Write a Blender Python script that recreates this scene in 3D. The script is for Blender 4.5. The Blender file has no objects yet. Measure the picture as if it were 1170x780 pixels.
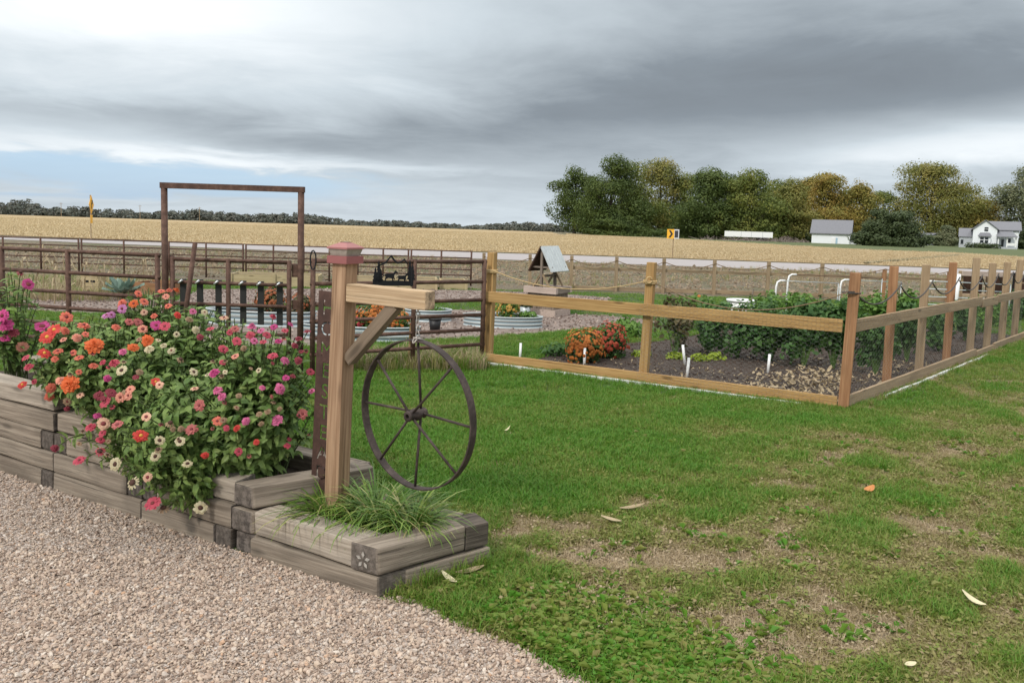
import bpy, bmesh, math, random
import numpy as np
from mathutils import Vector, Matrix, Euler, noise
random.seed(7); rng = np.random.default_rng(7)
S = bpy.context.scene; COL = S.collection
R = math.radians
# ------------------------------------------------------------------ camera
F, PITCH, ROLL, EYE = 860.0, math.atan(78/860), R(1.8), 1.7
cam = bpy.data.cameras.new('camera'); camo = bpy.data.objects.new('camera', cam); COL.objects.link(camo)
camo.matrix_world = Matrix.Translation((0, 0, EYE)) @ Matrix.Rotation(R(90)-PITCH, 4, 'X') @ Matrix.Rotation(ROLL, 4, 'Z')
cam.sensor_width = 36; cam.lens = 36*F/1170; cam.shift_y = -55/1170; cam.clip_start = .05; cam.clip_end = 6000
S.camera = camo
# ------------------------------------------------------------------ exposure
S.view_settings.view_transform = 'Standard'; S.view_settings.look = 'None'; S.view_settings.gamma = 1
S.view_settings.use_curve_mapping = False; S.view_settings.exposure = 0.5
S.render.engine = 'CYCLES'; S.cycles.max_bounces = 6; S.cycles.transparent_max_bounces = 8
# ------------------------------------------------------------------ sun
SUN_EL, SUN_AZ = R(42), R(215)          # azimuth clockwise from +Y: behind the camera, to its left
sd = Vector((math.sin(SUN_AZ)*math.cos(SUN_EL), math.cos(SUN_AZ)*math.cos(SUN_EL), math.sin(SUN_EL)))
sl = bpy.data.lights.new('sun', 'SUN'); sl.energy = 1.5; sl.angle = R(10); sl.color = (1, .95, .87)
so = bpy.data.objects.new('sun', sl); so.rotation_euler = sd.to_track_quat('Z', 'Y').to_euler(); COL.objects.link(so)

# ------------------------------------------------------------------ node helper
class NT:
    def __init__(s, tree): s.t = tree
    def n(s, typ, **kw):
        x = s.t.nodes.new(typ)
        for k, v in kw.items(): setattr(x, k, v)
        return x
    def put(s, sock, v):
        if isinstance(v, bpy.types.NodeSocket): s.t.links.new(v, sock)
        elif v is not None:
            if hasattr(sock.default_value, '__len__') and not hasattr(v, '__len__'): v = [v]*len(sock.default_value)
            if hasattr(v, '__len__') and len(sock.default_value) == 4 and len(v) == 3: v = (*v, 1)
            sock.default_value = v
    def m(s, op, a, b=None, c=None, clamp=False):
        x = s.n('ShaderNodeMath', operation=op, use_clamp=clamp)
        for i, v in enumerate((a, b, c)): s.put(x.inputs[i], v)
        return x.outputs[0]
    def vm(s, op, a, b=None):
        x = s.n('ShaderNodeVectorMath', operation=op); s.put(x.inputs[0], a)
        if b is not None: s.put(x.inputs[3] if op == 'SCALE' else x.inputs[1], b)
        return x.outputs[0]
    def mix(s, f, a, b, blend='MIX'):
        x = s.n('ShaderNodeMix', data_type='RGBA', blend_type=blend, clamp_factor=True)
        s.put(x.inputs[0], f); s.put(x.inputs[6], a); s.put(x.inputs[7], b); return x.outputs[2]
    def noise(s, vec, scale, detail=4, rough=.55, dist=0, out=0):
        x = s.n('ShaderNodeTexNoise'); s.put(x.inputs['Vector'], vec); s.put(x.inputs['Scale'], scale)
        x.inputs['Detail'].default_value = detail; x.inputs['Roughness'].default_value = rough; x.inputs['Distortion'].default_value = dist
        return x.outputs[out]
    def step(s, v, a, b):
        x = s.n('ShaderNodeMapRange', interpolation_type='SMOOTHSTEP')
        s.put(x.inputs[0], v); s.put(x.inputs[1], a); s.put(x.inputs[2], b); return x.outputs[0]
    def ramp(s, f, stops):
        x = s.n('ShaderNodeValToRGB'); e = x.color_ramp.elements
        while len(e) < len(stops): e.new(.5)
        for i, (p, c) in enumerate(stops): e[i].position = p; e[i].color = (*c, 1)
        s.put(x.inputs[0], f); return x.outputs[0]
    def mapv(s, vec, scale=(1, 1, 1), loc=(0, 0, 0), rot=(0, 0, 0)):
        x = s.n('ShaderNodeMapping'); s.put(x.inputs[0], vec); s.put(x.inputs[1], loc); s.put(x.inputs[2], rot); s.put(x.inputs[3], scale)
        return x.outputs[0]

# ------------------------------------------------------------------ world: broken overcast over a Nishita sky
W = bpy.data.worlds.new('World'); S.world = W; W.use_nodes = True
T = NT(W.node_tree); W.node_tree.nodes.clear()
SKY_STRENGTH = .1
sky = T.n('ShaderNodeTexSky', sky_type='NISHITA', sun_disc=False, sun_elevation=SUN_EL, sun_rotation=SUN_AZ)
sky.air_density = 1.0; sky.dust_density = 1.5
D = T.n('ShaderNodeTexCoord').outputs['Generated']
sp = T.n('ShaderNodeSeparateXYZ'); T.put(sp.inputs[0], D); dx, dy, dz = sp.outputs
pz = T.m('ADD', T.m('MAXIMUM', dz, 0.0), .09)
cv = T.n('ShaderNodeCombineXYZ'); T.put(cv.inputs[0], T.m('DIVIDE', dx, pz)); T.put(cv.inputs[1], T.m('DIVIDE', dy, pz)); cv.inputs[2].default_value = 3.7
P = cv.outputs[0]
nbig = T.noise(P, .33, 6, .55, .4); nmid = T.noise(P, 1.1, 6, .58, .5); nfine = T.noise(P, 3.2, 5, .6, .3)
warp = T.m('SUBTRACT', nbig, .5); warp2 = T.m('SUBTRACT', nmid, .5)
az = T.m('ADD', T.m('ARCTAN2', dx, dy), T.m('MULTIPLY', warp, .35))
el = T.m('ADD', T.m('ARCSINE', dz), T.m('ADD', T.m('MULTIPLY', warp, .07), T.m('MULTIPLY', warp2, .045)))
def bank(a0, sa, e0, se, tilt=0.0):
    """soft elongated cloud bank at azimuth a0, elevation e0 (radians)"""
    u = T.m('DIVIDE', T.m('SUBTRACT', az, a0), sa)
    ee = T.m('SUBTRACT', T.m('SUBTRACT', el, e0), T.m('MULTIPLY', T.m('SUBTRACT', az, a0), tilt))
    v = T.m('DIVIDE', ee, se)
    return T.m('POWER', 2.718, T.m('MULTIPLY', -1.0, T.m('ADD', T.m('MULTIPLY', u, u), T.m('MULTIPLY', v, v))))
def add(*a):
    r = a[0]
    for b in a[1:]: r = T.m('ADD', r, b)
    return r
def mul(a, k): return T.m('MULTIPLY', a, k)
dark = add(mul(bank(.33, .46, .18, .072, .05), .50), mul(bank(-.05, .26, .125, .035, .12), .24), mul(bank(.30, .5, .29, .10), .26),
           mul(bank(-.45, .22, .115, .018, -.04), .22), mul(bank(.10, .5, .075, .03), .20), mul(bank(.62, .25, .19, .04), .2))
bright = add(mul(bank(.56, .20, .105, .028, .1), .30), mul(bank(-.5, .44, .25, .08), .36), mul(bank(-.36, .30, .072, .013), .30),
             mul(bank(-.66, .07, .058, .009), .2))
val = add(.60, mul(T.m('SUBTRACT', nmid, .5), .26), mul(T.m('SUBTRACT', nfine, .5), .07), mul(warp, .16), mul(dark, -.60), bright)
val = T.m('MAXIMUM', val, .15)
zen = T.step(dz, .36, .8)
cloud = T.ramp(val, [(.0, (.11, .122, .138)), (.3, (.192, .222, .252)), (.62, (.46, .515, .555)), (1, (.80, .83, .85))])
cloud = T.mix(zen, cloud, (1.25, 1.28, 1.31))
clear = T.mix(.55, T.vm('SCALE', sky.outputs[0], SKY_STRENGTH), (.36, .55, .80))
blue = T.m('MULTIPLY', T.step(T.m('SUBTRACT', T.m('MULTIPLY', bank(-.45, .30, .040, .026), 1.2), T.m('MULTIPLY', nmid, .55)), .05, .6), .85)
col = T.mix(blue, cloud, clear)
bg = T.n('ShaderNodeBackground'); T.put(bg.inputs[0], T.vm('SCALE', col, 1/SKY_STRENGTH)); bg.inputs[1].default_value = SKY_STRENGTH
wo = T.n('ShaderNodeOutputWorld'); T.t.links.new(bg.outputs[0], wo.inputs[0])

# ------------------------------------------------------------------ where a photo pixel meets the ground (survey of the place)
def ray(px, py):
    x, y = (px-585)/F, -(py-335)/F
    c, s = math.cos(ROLL), math.sin(ROLL); x, y = c*x-s*y, s*x+c*y
    return Vector((x, y*math.sin(PITCH)+math.cos(PITCH), y*math.cos(PITCH)-math.sin(PITCH)))
def G(px, py, z=0.0):
    d = ray(px, py); return Vector((0, 0, EYE)) + d*((z-EYE)/d.z)
def AY(px, py, Y):
    d = ray(px, py); return Vector((0, 0, EYE)) + d*(Y/d.y)
def G2(px, py, z=0.0): p = G(px, py, z); return (p.x, p.y)

# ------------------------------------------------------------------ materials
def mat(name):
    m = bpy.data.materials.new(name); m.use_nodes = True
    t = NT(m.node_tree); b = m.node_tree.nodes['Principled BSDF']; return m, t, b
def plain(name, c, rough=.6, metal=0, var=.12, scale=6, bump=0, bscale=60, spec=.4):
    m, t, b = mat(name); co = t.n('ShaderNodeTexCoord').outputs['Object']
    n = t.noise(co, scale, 5); f = t.m('MULTIPLY', t.m('SUBTRACT', n, .5), var*4)
    t.put(b.inputs['Base Color'], t.mix(t.m('ADD', .5, f), [x*(1-var*1.6) for x in c], [min(1, x*(1+var*1.6)) for x in c]))
    b.inputs['Roughness'].default_value = rough; b.inputs['Metallic'].default_value = metal; b.inputs['Specular IOR Level'].default_value = spec
    if bump:
        bp = t.n('ShaderNodeBump'); bp.inputs['Strength'].default_value = bump; bp.inputs['Distance'].default_value = .01
        t.put(bp.inputs['Height'], t.noise(co, bscale, 5)); t.put(b.inputs['Normal'], bp.outputs[0])
    return m
def wood(name, c1, c2, dark=None, grain=1.0, stain=.35, rough=.85, crack=.5, ends=None):
    """boards are meshed with their length along local X"""
    m, t, b = mat(name); tc = t.n('ShaderNodeTexCoord').outputs['Object']
    oi = t.n('ShaderNodeObjectInfo').outputs['Random']
    cx = t.n('ShaderNodeCombineXYZ'); t.put(cx.inputs[0], t.m('MULTIPLY', oi, 37.0)); t.put(cx.inputs[1], t.m('MULTIPLY', oi, 5.3)); t.put(cx.inputs[2], t.m('MULTIPLY', oi, 9.1))
    co = t.vm('ADD', tc, cx.outputs[0])
    big = t.noise(t.mapv(co, (1.6, 7, 7)), 1.0, 3, .5, 1.2)
    w = t.n('ShaderNodeTexWave', wave_type='BANDS', bands_direction='DIAGONAL'); t.put(w.inputs['Vector'], t.mapv(co, (.55, 9, 14)))
    w.inputs['Scale'].default_value = 1.7*grain; w.inputs['Distortion'].default_value = 9.0; w.inputs['Detail'].default_value = 3; w.inputs['Detail Scale'].default_value = 1.2
    fine = t.noise(t.mapv(co, (4, 160, 160)), 1.0, 4, .6, .2)
    med = t.noise(t.mapv(co, (.8, 40, 40)), 1.0, 5, .65, .25)
    g = t.m('ADD', t.m('MULTIPLY', w.outputs['Fac'], .20*grain), t.m('ADD', t.m('MULTIPLY', t.step(med, .25, .75), .5), t.m('MULTIPLY', fine, .38)))
    c = t.mix(t.step(g, .2, .9), c2, c1)
    c = t.mix(t.m('MULTIPLY', t.step(big, .42, .72), stain), c, dark or [x*.45 for x in c2])
    cr = t.step(t.noise(t.mapv(co, (.8, 44, 44)), 1.0, 4, .62, .15), .61, .67)
    c = t.mix(t.m('MULTIPLY', cr, crack), c, [x*.22 for x in c2])
    vo = t.n('ShaderNodeTexVoronoi'); t.put(vo.inputs['Vector'], t.mapv(co, (2.4, 9, 9))); vo.inputs['Scale'].default_value = 1.0
    kn = t.m('SUBTRACT', 1.0, t.step(vo.outputs['Distance'], .07, .22)); c = t.mix(t.m('MULTIPLY', kn, .75), c, [x*.3 for x in c2])
    if ends:
        nx = t.n('ShaderNodeSeparateXYZ'); vt = t.n('ShaderNodeVectorTransform', vector_type='NORMAL', convert_from='WORLD', convert_to='OBJECT')
        t.put(vt.inputs[0], t.n('ShaderNodeNewGeometry').outputs['True Normal']); t.put(nx.inputs[0], vt.outputs[0])
        c = t.mix(t.step(t.m('ABSOLUTE', nx.outputs[0]), .7, .9), c, t.mix(t.step(t.noise(tc, 28, 5, .7), .38, .66), ends, [x*3.2 for x in ends]))
    blot = t.step(t.noise(t.mapv(co, (1.1, 3.2, 3.2)), 2.1, 5, .62), .40, .70)
    c = t.mix(t.m('MULTIPLY', blot, stain*.7), c, [x*.42 for x in c1])
    c = t.mix(t.m('MULTIPLY', oi, .3), c, [x*.62 for x in c1])
    t.put(b.inputs['Base Color'], c); b.inputs['Roughness'].default_value = rough; b.inputs['Specular IOR Level'].default_value = .25
    bp = t.n('ShaderNodeBump'); bp.inputs['Strength'].default_value = .55; bp.inputs['Distance'].default_value = .004
    t.put(bp.inputs['Height'], t.m('SUBTRACT', t.m('ADD', g, t.m('MULTIPLY', fine, .6)), t.m('MULTIPLY', cr, 1.6))); t.put(b.inputs['Normal'], bp.outputs[0])
    return m
def leafy(name, cols, trans=.3, rough=.55, spec=.25, nscale=1.5, ind=.65):
    """cols: list of colours a leaf takes at random (per mesh island), drifting in clumps"""
    m, t, b = mat(name); geo = t.n('ShaderNodeNewGeometry')
    r = geo.outputs['Random Per Island']; co = t.n('ShaderNodeTexCoord').outputs['Object']
    f = t.m('ADD', t.m('MULTIPLY', r, ind), t.m('MULTIPLY', t.step(t.noise(co, nscale, 3), .3, .7), 1-ind))
    c = t.ramp(f, [(i/(len(cols)-1), k) for i, k in enumerate(cols)])
    t.put(b.inputs['Base Color'], c); b.inputs['Roughness'].default_value = rough; b.inputs['Specular IOR Level'].default_value = spec
    tr = t.n('ShaderNodeBsdfTranslucent'); t.put(tr.inputs[0], c); mx = t.n('ShaderNodeMixShader'); mx.inputs[0].default_value = trans
    out = t.t.nodes['Material Output']; t.t.links.new(b.outputs[0], mx.inputs[1]); t.t.links.new(tr.outputs[0], mx.inputs[2]); t.t.links.new(mx.outputs[0], out.inputs[0])
    return m
M = {}
M['timber'] = wood('weathered_timber', (.36, .30, .235), (.185, .145, .11), dark=(.06, .046, .035), stain=.5, crack=.85, ends=(.055, .046, .04))
M['timber_pale'] = wood('weathered_timber_pale', (.49, .42, .34), (.28, .23, .18), dark=(.10, .083, .07), stain=.45, crack=.6, ends=(.10, .085, .07))
M['timber_end'] = wood('weathered_timber_dark', (.17, .138, .11), (.06, .047, .037), dark=(.02, .017, .015), stain=.7, crack=.6, ends=(.05, .042, .036))
M['post'] = wood('sign_post_wood', (.48, .315, .195), (.235, .135, .075), dark=(.17, .10, .06), stain=.35, crack=.4)
M['arm'] = wood('arm_beam_wood', (.60, .45, .29), (.40, .27, .155), dark=(.25, .17, .10), stain=.3, crack=.25, grain=.8, ends=(.20, .14, .09))
M['brace'] = wood('brace_wood', (.27, .205, .145), (.17, .125, .085), stain=.3, crack=.4)
M['pine'] = wood('treated_pine', (.53, .34, .145), (.33, .185, .068), dark=(.19, .10, .035), stain=.25, crack=.2)
M['pine_grey'] = wood('greyed_pine', (.44, .32, .20), (.30, .205, .12), dark=(.20, .13, .075), stain=.35, crack=.3)
M['pine_red'] = wood('reddish_pine', (.42, .23, .12), (.28, .135, .065), dark=(.15, .07, .035), stain=.4, crack=.3)
M['far_wood'] = wood('far_fence_wood', (.40, .30, .19), (.27, .19, .115), stain=.3, crack=.3)
M['box_wood'] = wood('pale_box_wood', (.56, .46, .28), (.40, .31, .17), stain=.25, crack=.15)
M['well_wood'] = wood('grey_well_wood', (.30, .245, .20), (.17, .13, .10), stain=.4, crack=.6)
M['well_collar'] = wood('pink_grey_wood', (.60, .48, .41), (.44, .34, .28), stain=.25, crack=.3)
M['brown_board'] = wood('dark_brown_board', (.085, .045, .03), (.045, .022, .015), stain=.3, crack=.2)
def rust(name, c1, c2, c3, rough=.75, metal=.35, s=14):
    m, t, b = mat(name); co = t.n('ShaderNodeTexCoord').outputs['Object']
    n = t.noise(co, s, 6, .65, .3); n2 = t.noise(co, s*7, 4, .6)
    c = t.ramp(t.m('ADD', t.m('MULTIPLY', n, .75), t.m('MULTIPLY', n2, .25)), [(.3, c1), (.5, c2), (.7, c3)])
    t.put(b.inputs['Base Color'], c); b.inputs['Roughness'].default_value = rough; b.inputs['Metallic'].default_value = metal
    bp = t.n('ShaderNodeBump'); bp.inputs['Strength'].default_value = .4; bp.inputs['Distance'].default_value = .003
    t.put(bp.inputs['Height'], n2); t.put(b.inputs['Normal'], bp.outputs[0]); return m
M['pipe'] = rust('rusty_brown_pipe', (.055, .028, .02), (.105, .055, .038), (.19, .11, .08))
M['iron'] = rust('dark_wheel_iron', (.035, .027, .024), (.07, .052, .045), (.14, .105, .09), metal=.5)
M['rust_plate'] = rust('rust_brown_plate', (.035, .017, .012), (.065, .032, .023), (.115, .06, .045), metal=.1, s=9)
M['black_metal'] = plain('black_metal', (.012, .012, .015), .5, .3)
M['slat'] = plain('black_slat', (.022, .022, .020), .6, 0, .3, 4)
M['bolt'] = plain('bolt_metal', (.62, .62, .62), .35, .6)
M['wire'] = plain('fence_wire', (.34, .34, .32), .5, .6)
M['chain'] = plain('galvanised_chain', (.42, .38, .34), .5, .5)
M['white'] = plain('white_paint', (.80, .80, .79), .55, 0, .05)
M['pvc'] = plain('white_pvc', (.82, .82, .80), .4, 0, .05)
M['edging'] = plain('white_edging', (.72, .74, .72), .6, 0, .15, 3)
M['pink_cap'] = plain('faded_pink_plastic', (.27, .095, .09), .6, 0, .14, 22)
M['pink_cap_top'] = plain('faded_pink_plastic_top', (.34, .14, .13), .6, 0, .14, 22)
M['cap_glass'] = plain('clouded_lantern_glass', (.32, .28, .235), .35, 0, .25, 55)
M['solar'] = plain('solar_cell', (.12, .05, .05), .3)
M['rope'] = plain('brown_rope', (.20, .135, .08), .9, 0, .3, 30)
M['rope_pale'] = plain('pale_rope', (.48, .34, .17), .9, 0, .25, 40)
M['hose'] = plain('dark_hose', (.06, .05, .042), .6, 0, .3, 10)
M['road'] = plain('pale_gravel_road', (.34, .31, .30), .95, 0, .14, 1.2, .6, 30)
M['yellow'] = plain('sign_yellow', (.78, .40, .03), .5, 0, .08)
M['sign_back'] = plain('sign_back', (.05, .05, .06), .5)
M['sign_rim'] = plain('sign_rim_white', (.75, .75, .74), .5)
M['sign_black'] = plain('sign_black', (.02, .02, .02), .5)
M['galv'] = plain('galvanised_steel', (.47, .51, .51), .42, .25, .1, 5)
M['galv_dark'] = plain('galvanised_groove', (.17, .23, .26), .5, .3, .1, 5)
M['pot'] = plain('black_pot', (.015, .014, .015), .5)
M['roof_metal'] = plain('weathered_roof_sheet', (.52, .55, .55), .5, .2, .18, 9)
M['siding'] = plain('white_siding', (.80, .82, .84), .6, 0, .05)
M['siding_grey'] = plain('grey_siding', (.42, .44, .46), .7, 0, .08)
M['shingle'] = plain('grey_shingle', (.18, .18, .195), .85, 0, .15, 3)
M['glass'] = plain('dark_window', (.02, .025, .03), .1, 0, .2)
M['bark'] = plain('bark', (.09, .075, .06), .9, 0, .3, 4, .8, 12)
M['stem'] = plain('green_stem', (.07, .12, .03), .7)
M['soil'] = plain('garden_soil', (.052, .037, .028), .95, 0, .35, 9, 1, 40)
M['straw'] = leafy('dry_corn_husk', [(.18, .125, .08), (.32, .235, .14), (.50, .40, .25), (.26, .185, .12)], .2)
M['fallen'] = leafy('fallen_leaf_cream', [(.66, .58, .36), (.74, .66, .44)], .2)
M['fallen_o'] = leafy('fallen_leaf_orange', [(.55, .2, .06), (.62, .27, .1)], .2)

# ------------------------------------------------------------------ mesh helper
class MB:
    def __init__(s): s.v = []; s.f = []
    def add(s, vs, fs):
        k = len(s.v); s.v += [tuple(x) for x in vs]; s.f += [tuple(i+k for i in f) for f in fs]; return s
    def box(s, c, size, rz=0, Mx=None):
        a, b, h = size[0]/2, size[1]/2, size[2]/2
        Q = (Mx or Matrix.Rotation(rz, 4, 'Z')); c = Vector(c)
        vs = [c + (Q.to_3x3() @ Vector((x, y, z))) for z in (-h, h) for x, y in ((-a, -b), (a, -b), (a, b), (-a, b))]
        return s.add(vs, [(3, 2, 1, 0), (4, 5, 6, 7), (0, 1, 5, 4), (1, 2, 6, 5), (2, 3, 7, 6), (3, 0, 4, 7)])
    def tube(s, pts, r, n=8, caps=True, closed=False):
        pts = [Vector(p) for p in pts]; N = len(pts); rs = r if hasattr(r, '__len__') else [r]*N
        up = None; k = len(s.v)
        for i, p in enumerate(pts):
            d = (pts[(i+1) % N] - pts[i-1]) if closed else (pts[min(i+1, N-1)] - pts[max(i-1, 0)])
            d.normalize()
            if up is None: up = Vector((0, 0, 1)) if abs(d.z) < .9 else Vector((1, 0, 0))
            x = d.cross(up); x.normalize(); y = x.cross(d); up = y.copy()
            for j in range(n):
                a = 2*math.pi*j/n; s.v.append(tuple(p + (x*math.cos(a) + y*math.sin(a))*rs[i]))
        for i in range(N if closed else N-1):
            for j in range(n):
                i2 = (i+1) % N
                s.f.append((k+i*n+j, k+i*n+(j+1) % n, k+i2*n+(j+1) % n, k+i2*n+j))
        if caps and not closed: s.f.append(tuple(k+j for j in range(n))[::-1]); s.f.append(tuple(k+(N-1)*n+j for j in range(n)))
        return s
    def lathe(s, prof, c=(0, 0, 0), n=20, sx=1, sy=1, rz=0, caps=True):
        k = len(s.v); c = Vector(c); q = Matrix.Rotation(rz, 3, 'Z')
        for r, z in prof:
            for j in range(n):
                a = 2*math.pi*j/n; s.v.append(tuple(c + q @ Vector((r*sx*math.cos(a), r*sy*math.sin(a), z))))
        for i in range(len(prof)-1):
            for j in range(n): s.f.append((k+i*n+j, k+i*n+(j+1) % n, k+(i+1)*n+(j+1) % n, k+(i+1)*n+j))
        if caps: s.f.append(tuple(k+j for j in range(n))[::-1]); s.f.append(tuple(k+(len(prof)-1)*n+j for j in range(n)))
        return s
    def prism(s, poly, O, ex, ey, th):
        """2-D outline in the plane (ex, ey) at O, thickness th along ex x ey (centred)"""
        O, ex, ey = Vector(O), Vector(ex).normalized(), Vector(ey).normalized(); nz = ex.cross(ey)
        n = len(poly); vs = [O + ex*p[0] + ey*p[1] + nz*(th*q) for q in (-.5, .5) for p in poly]
        return s.add(vs, [tuple(range(n))[::-1], tuple(range(n, 2*n))] + [(i, (i+1) % n, n+(i+1) % n, n+i) for i in range(n)])
    def mesh(s, name, smooth=False):
        me = bpy.data.meshes.new(name); me.from_pydata(s.v, [], s.f); me.update()
        if smooth: me.polygons.foreach_set('use_smooth', [True]*len(me.polygons))
        return me
WM = {}                                  # world matrix of every object made here
def obj(name, me, m, parent=None, Mx=None, label=None):
    if isinstance(me, MB): me = me.mesh(name)
    if m is not None and not me.materials: me.materials.append(m)
    o = bpy.data.objects.new(name, me); COL.objects.link(o)
    Mx = Mx.copy() if Mx else Matrix.Identity(4); WM[o] = Mx
    if parent: o.parent = parent; o.matrix_local = WM[parent].inverted() @ Mx
    else: o.matrix_world = Mx
    if label: o['label'] = label
    return o
def tag(o, label, cat=None, group=None, kind=None):
    o['label'] = label
    if cat: o['category'] = cat
    if group: o['group'] = group
    if kind: o['kind'] = kind
    return o
def thing(name, loc, label, cat, group=None):
    o = bpy.data.objects.new(name, None); COL.objects.link(o); o.empty_display_size = .1
    o.matrix_world = Matrix.Translation(Vector(loc)); WM[o] = o.matrix_world.copy(); return tag(o, label, cat, group)
def dup(o, d):
    """copy of a thing, its parts and sub-parts, moved by d"""
    def cp(q, par):
        c = q.copy(); COL.objects.link(c); WM[c] = Matrix.Translation(d) @ WM[q]
        if par: c.parent = par; c.matrix_parent_inverse = q.matrix_parent_inverse.copy(); c.matrix_basis = q.matrix_basis.copy()
        else: c.matrix_world = WM[c]
        for ch in [x for x in WM if x.parent is q and x is not c]: cp(ch, c)
        return c
    return cp(o, None)
def beam(name, p0, p1, w, h, m, parent=None, bevel=.004, side=None, wob=0.0, label=None):
    """board from p0 to p1 (centre line); h is measured along the most upright side, w across; local X = length"""
    p0, p1 = Vector(p0), Vector(p1); x = (p1-p0); L = x.length; x.normalize()
    z = Vector((0, 0, 1)) if side is None else Vector(side)
    y = z.cross(x); y.normalize(); z = x.cross(y)
    bm = bmesh.new(); bmesh.ops.create_cube(bm, size=1)
    bmesh.ops.scale(bm, vec=(L, w, h), verts=bm.verts)
    if bevel: bmesh.ops.bevel(bm, geom=bm.edges[:], offset=bevel, segments=2, profile=.6, affect='EDGES')
    if wob:
        n = max(2, int(L/.12)); 
        for i in range(1, n):
            bmesh.ops.bisect_plane(bm, geom=bm.verts[:]+bm.edges[:]+bm.faces[:], plane_co=(-L/2+L*i/n, 0, 0), plane_no=(1, 0, 0))
        sd_ = random.random()*90
        for v in bm.verts:
            q = noise.noise_vector(Vector((v.co.x*2.3+sd_, v.co.y*6, v.co.z*6))); v.co.y += q.y*wob; v.co.z += q.z*wob
    me = bpy.data.meshes.new(name); bm.to_mesh(me); bm.free()
    Mx = Matrix.Translation((p0+p1)/2) @ Matrix((x, y, z)).transposed().to_4x4()
    return obj(name, me, m, parent, Mx, label)
def smooth(me): me.polygons.foreach_set('use_smooth', [True]*len(me.polygons)); return me
def poly_mesh(name, pts, z=0.0):
    bm = bmesh.new(); vs = [bm.verts.new((p[0], p[1], z if len(p) < 3 else p[2])) for p in pts]; f = bm.faces.new(vs)
    if f.normal.z < 0: bmesh.ops.reverse_faces(bm, faces=[f])
    bmesh.ops.triangulate(bm, faces=bm.faces[:]); me = bpy.data.meshes.new(name); bm.to_mesh(me); bm.free(); return me
def inpoly(P, poly):
    x, y = P[:, 0], P[:, 1]; r = np.zeros(len(P), bool); n = len(poly)
    for i in range(n):
        x1, y1 = poly[i][:2]; x2, y2 = poly[(i+1) % n][:2]
        c = ((y1 > y) != (y2 > y)) & (x < (x2-x1)*(y-y1)/((y2-y1) or 1e-9)+x1); r ^= c
    return r
def scatter(name, pts, rot, scl, variants, m, attr=None):
    """many copies of small meshes on points: only for what nobody could count"""
    me = bpy.data.meshes.new(name); me.from_pydata([tuple(p) for p in pts], [], [])
    n = len(pts)
    a = me.attributes.new('rot', 'FLOAT_VECTOR', 'POINT'); a.data.foreach_set('vector', np.asarray(rot, np.float32).ravel())
    a = me.attributes.new('scl', 'FLOAT', 'POINT'); a.data.foreach_set('value', np.asarray(scl, np.float32))
    a = me.attributes.new('vid', 'INT', 'POINT'); a.data.foreach_set('value', rng.integers(0, len(variants), n).astype(np.int32))
    for k, v in (attr or {}).items():
        a = me.attributes.new(k, 'FLOAT', 'POINT'); a.data.foreach_set('value', np.asarray(v, np.float32))
    c = bpy.data.collections.new(name+'_kinds')
    for i, vm in enumerate(variants):
        if m and not vm.materials: vm.materials.append(m)
        c.objects.link(bpy.data.objects.new(f'{name}_kind', vm))
    ng = bpy.data.node_groups.new(name+'_scatter', 'GeometryNodeTree')
    ng.interface.new_socket('Geometry', in_out='INPUT', socket_type='NodeSocketGeometry'); ng.interface.new_socket('Geometry', in_out='OUTPUT', socket_type='NodeSocketGeometry')
    N = ng.nodes.new; L = ng.links.new
    gi, go, ip, ci = N('NodeGroupInput'), N('NodeGroupOutput'), N('GeometryNodeInstanceOnPoints'), N('GeometryNodeCollectionInfo')
    ci.inputs[0].default_value = c; ci.inputs['Separate Children'].default_value = True; ci.inputs['Reset Children'].default_value = True
    ip.inputs['Pick Instance'].default_value = True
    def na(k, typ): q = N('GeometryNodeInputNamedAttribute'); q.data_type = typ; q.inputs[0].default_value = k; return q.outputs[0]
    L(gi.outputs[0], ip.inputs['Points']); L(ci.outputs[0], ip.inputs['Instance']); L(na('vid', 'INT'), ip.inputs['Instance Index'])
    e2r = N('FunctionNodeEulerToRotation'); L(na('rot', 'FLOAT_VECTOR'), e2r.inputs[0]); L(e2r.outputs[0], ip.inputs['Rotation'])
    L(na('scl', 'FLOAT'), ip.inputs['Scale']); L(ip.outputs[0], go.inputs[0])
    o = bpy.data.objects.new(name, me); COL.objects.link(o); WM[o] = Matrix.Identity(4)
    md = o.modifiers.new('scatter', 'NODES'); md.node_group = ng
    if m: me.materials.append(m)
    return o

# ================================================================== THE GROUND
def tz(y):
    y = max(0.0, y-200); return -9.66e-5*y*y if y < 60 else -9.66e-5*3600-.0116*(y-60)
def grid(name, xs, ys, z0=0.0):
    mb = MB(); nx, ny = len(xs), len(ys)
    mb.v = [(x, y, tz(y)+z0) for y in ys for x in xs]
    mb.f = [(j*nx+i, j*nx+i+1, (j+1)*nx+i+1, (j+1)*nx+i) for j in range(ny-1) for i in range(nx-1)]
    return mb.mesh(name)
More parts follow.
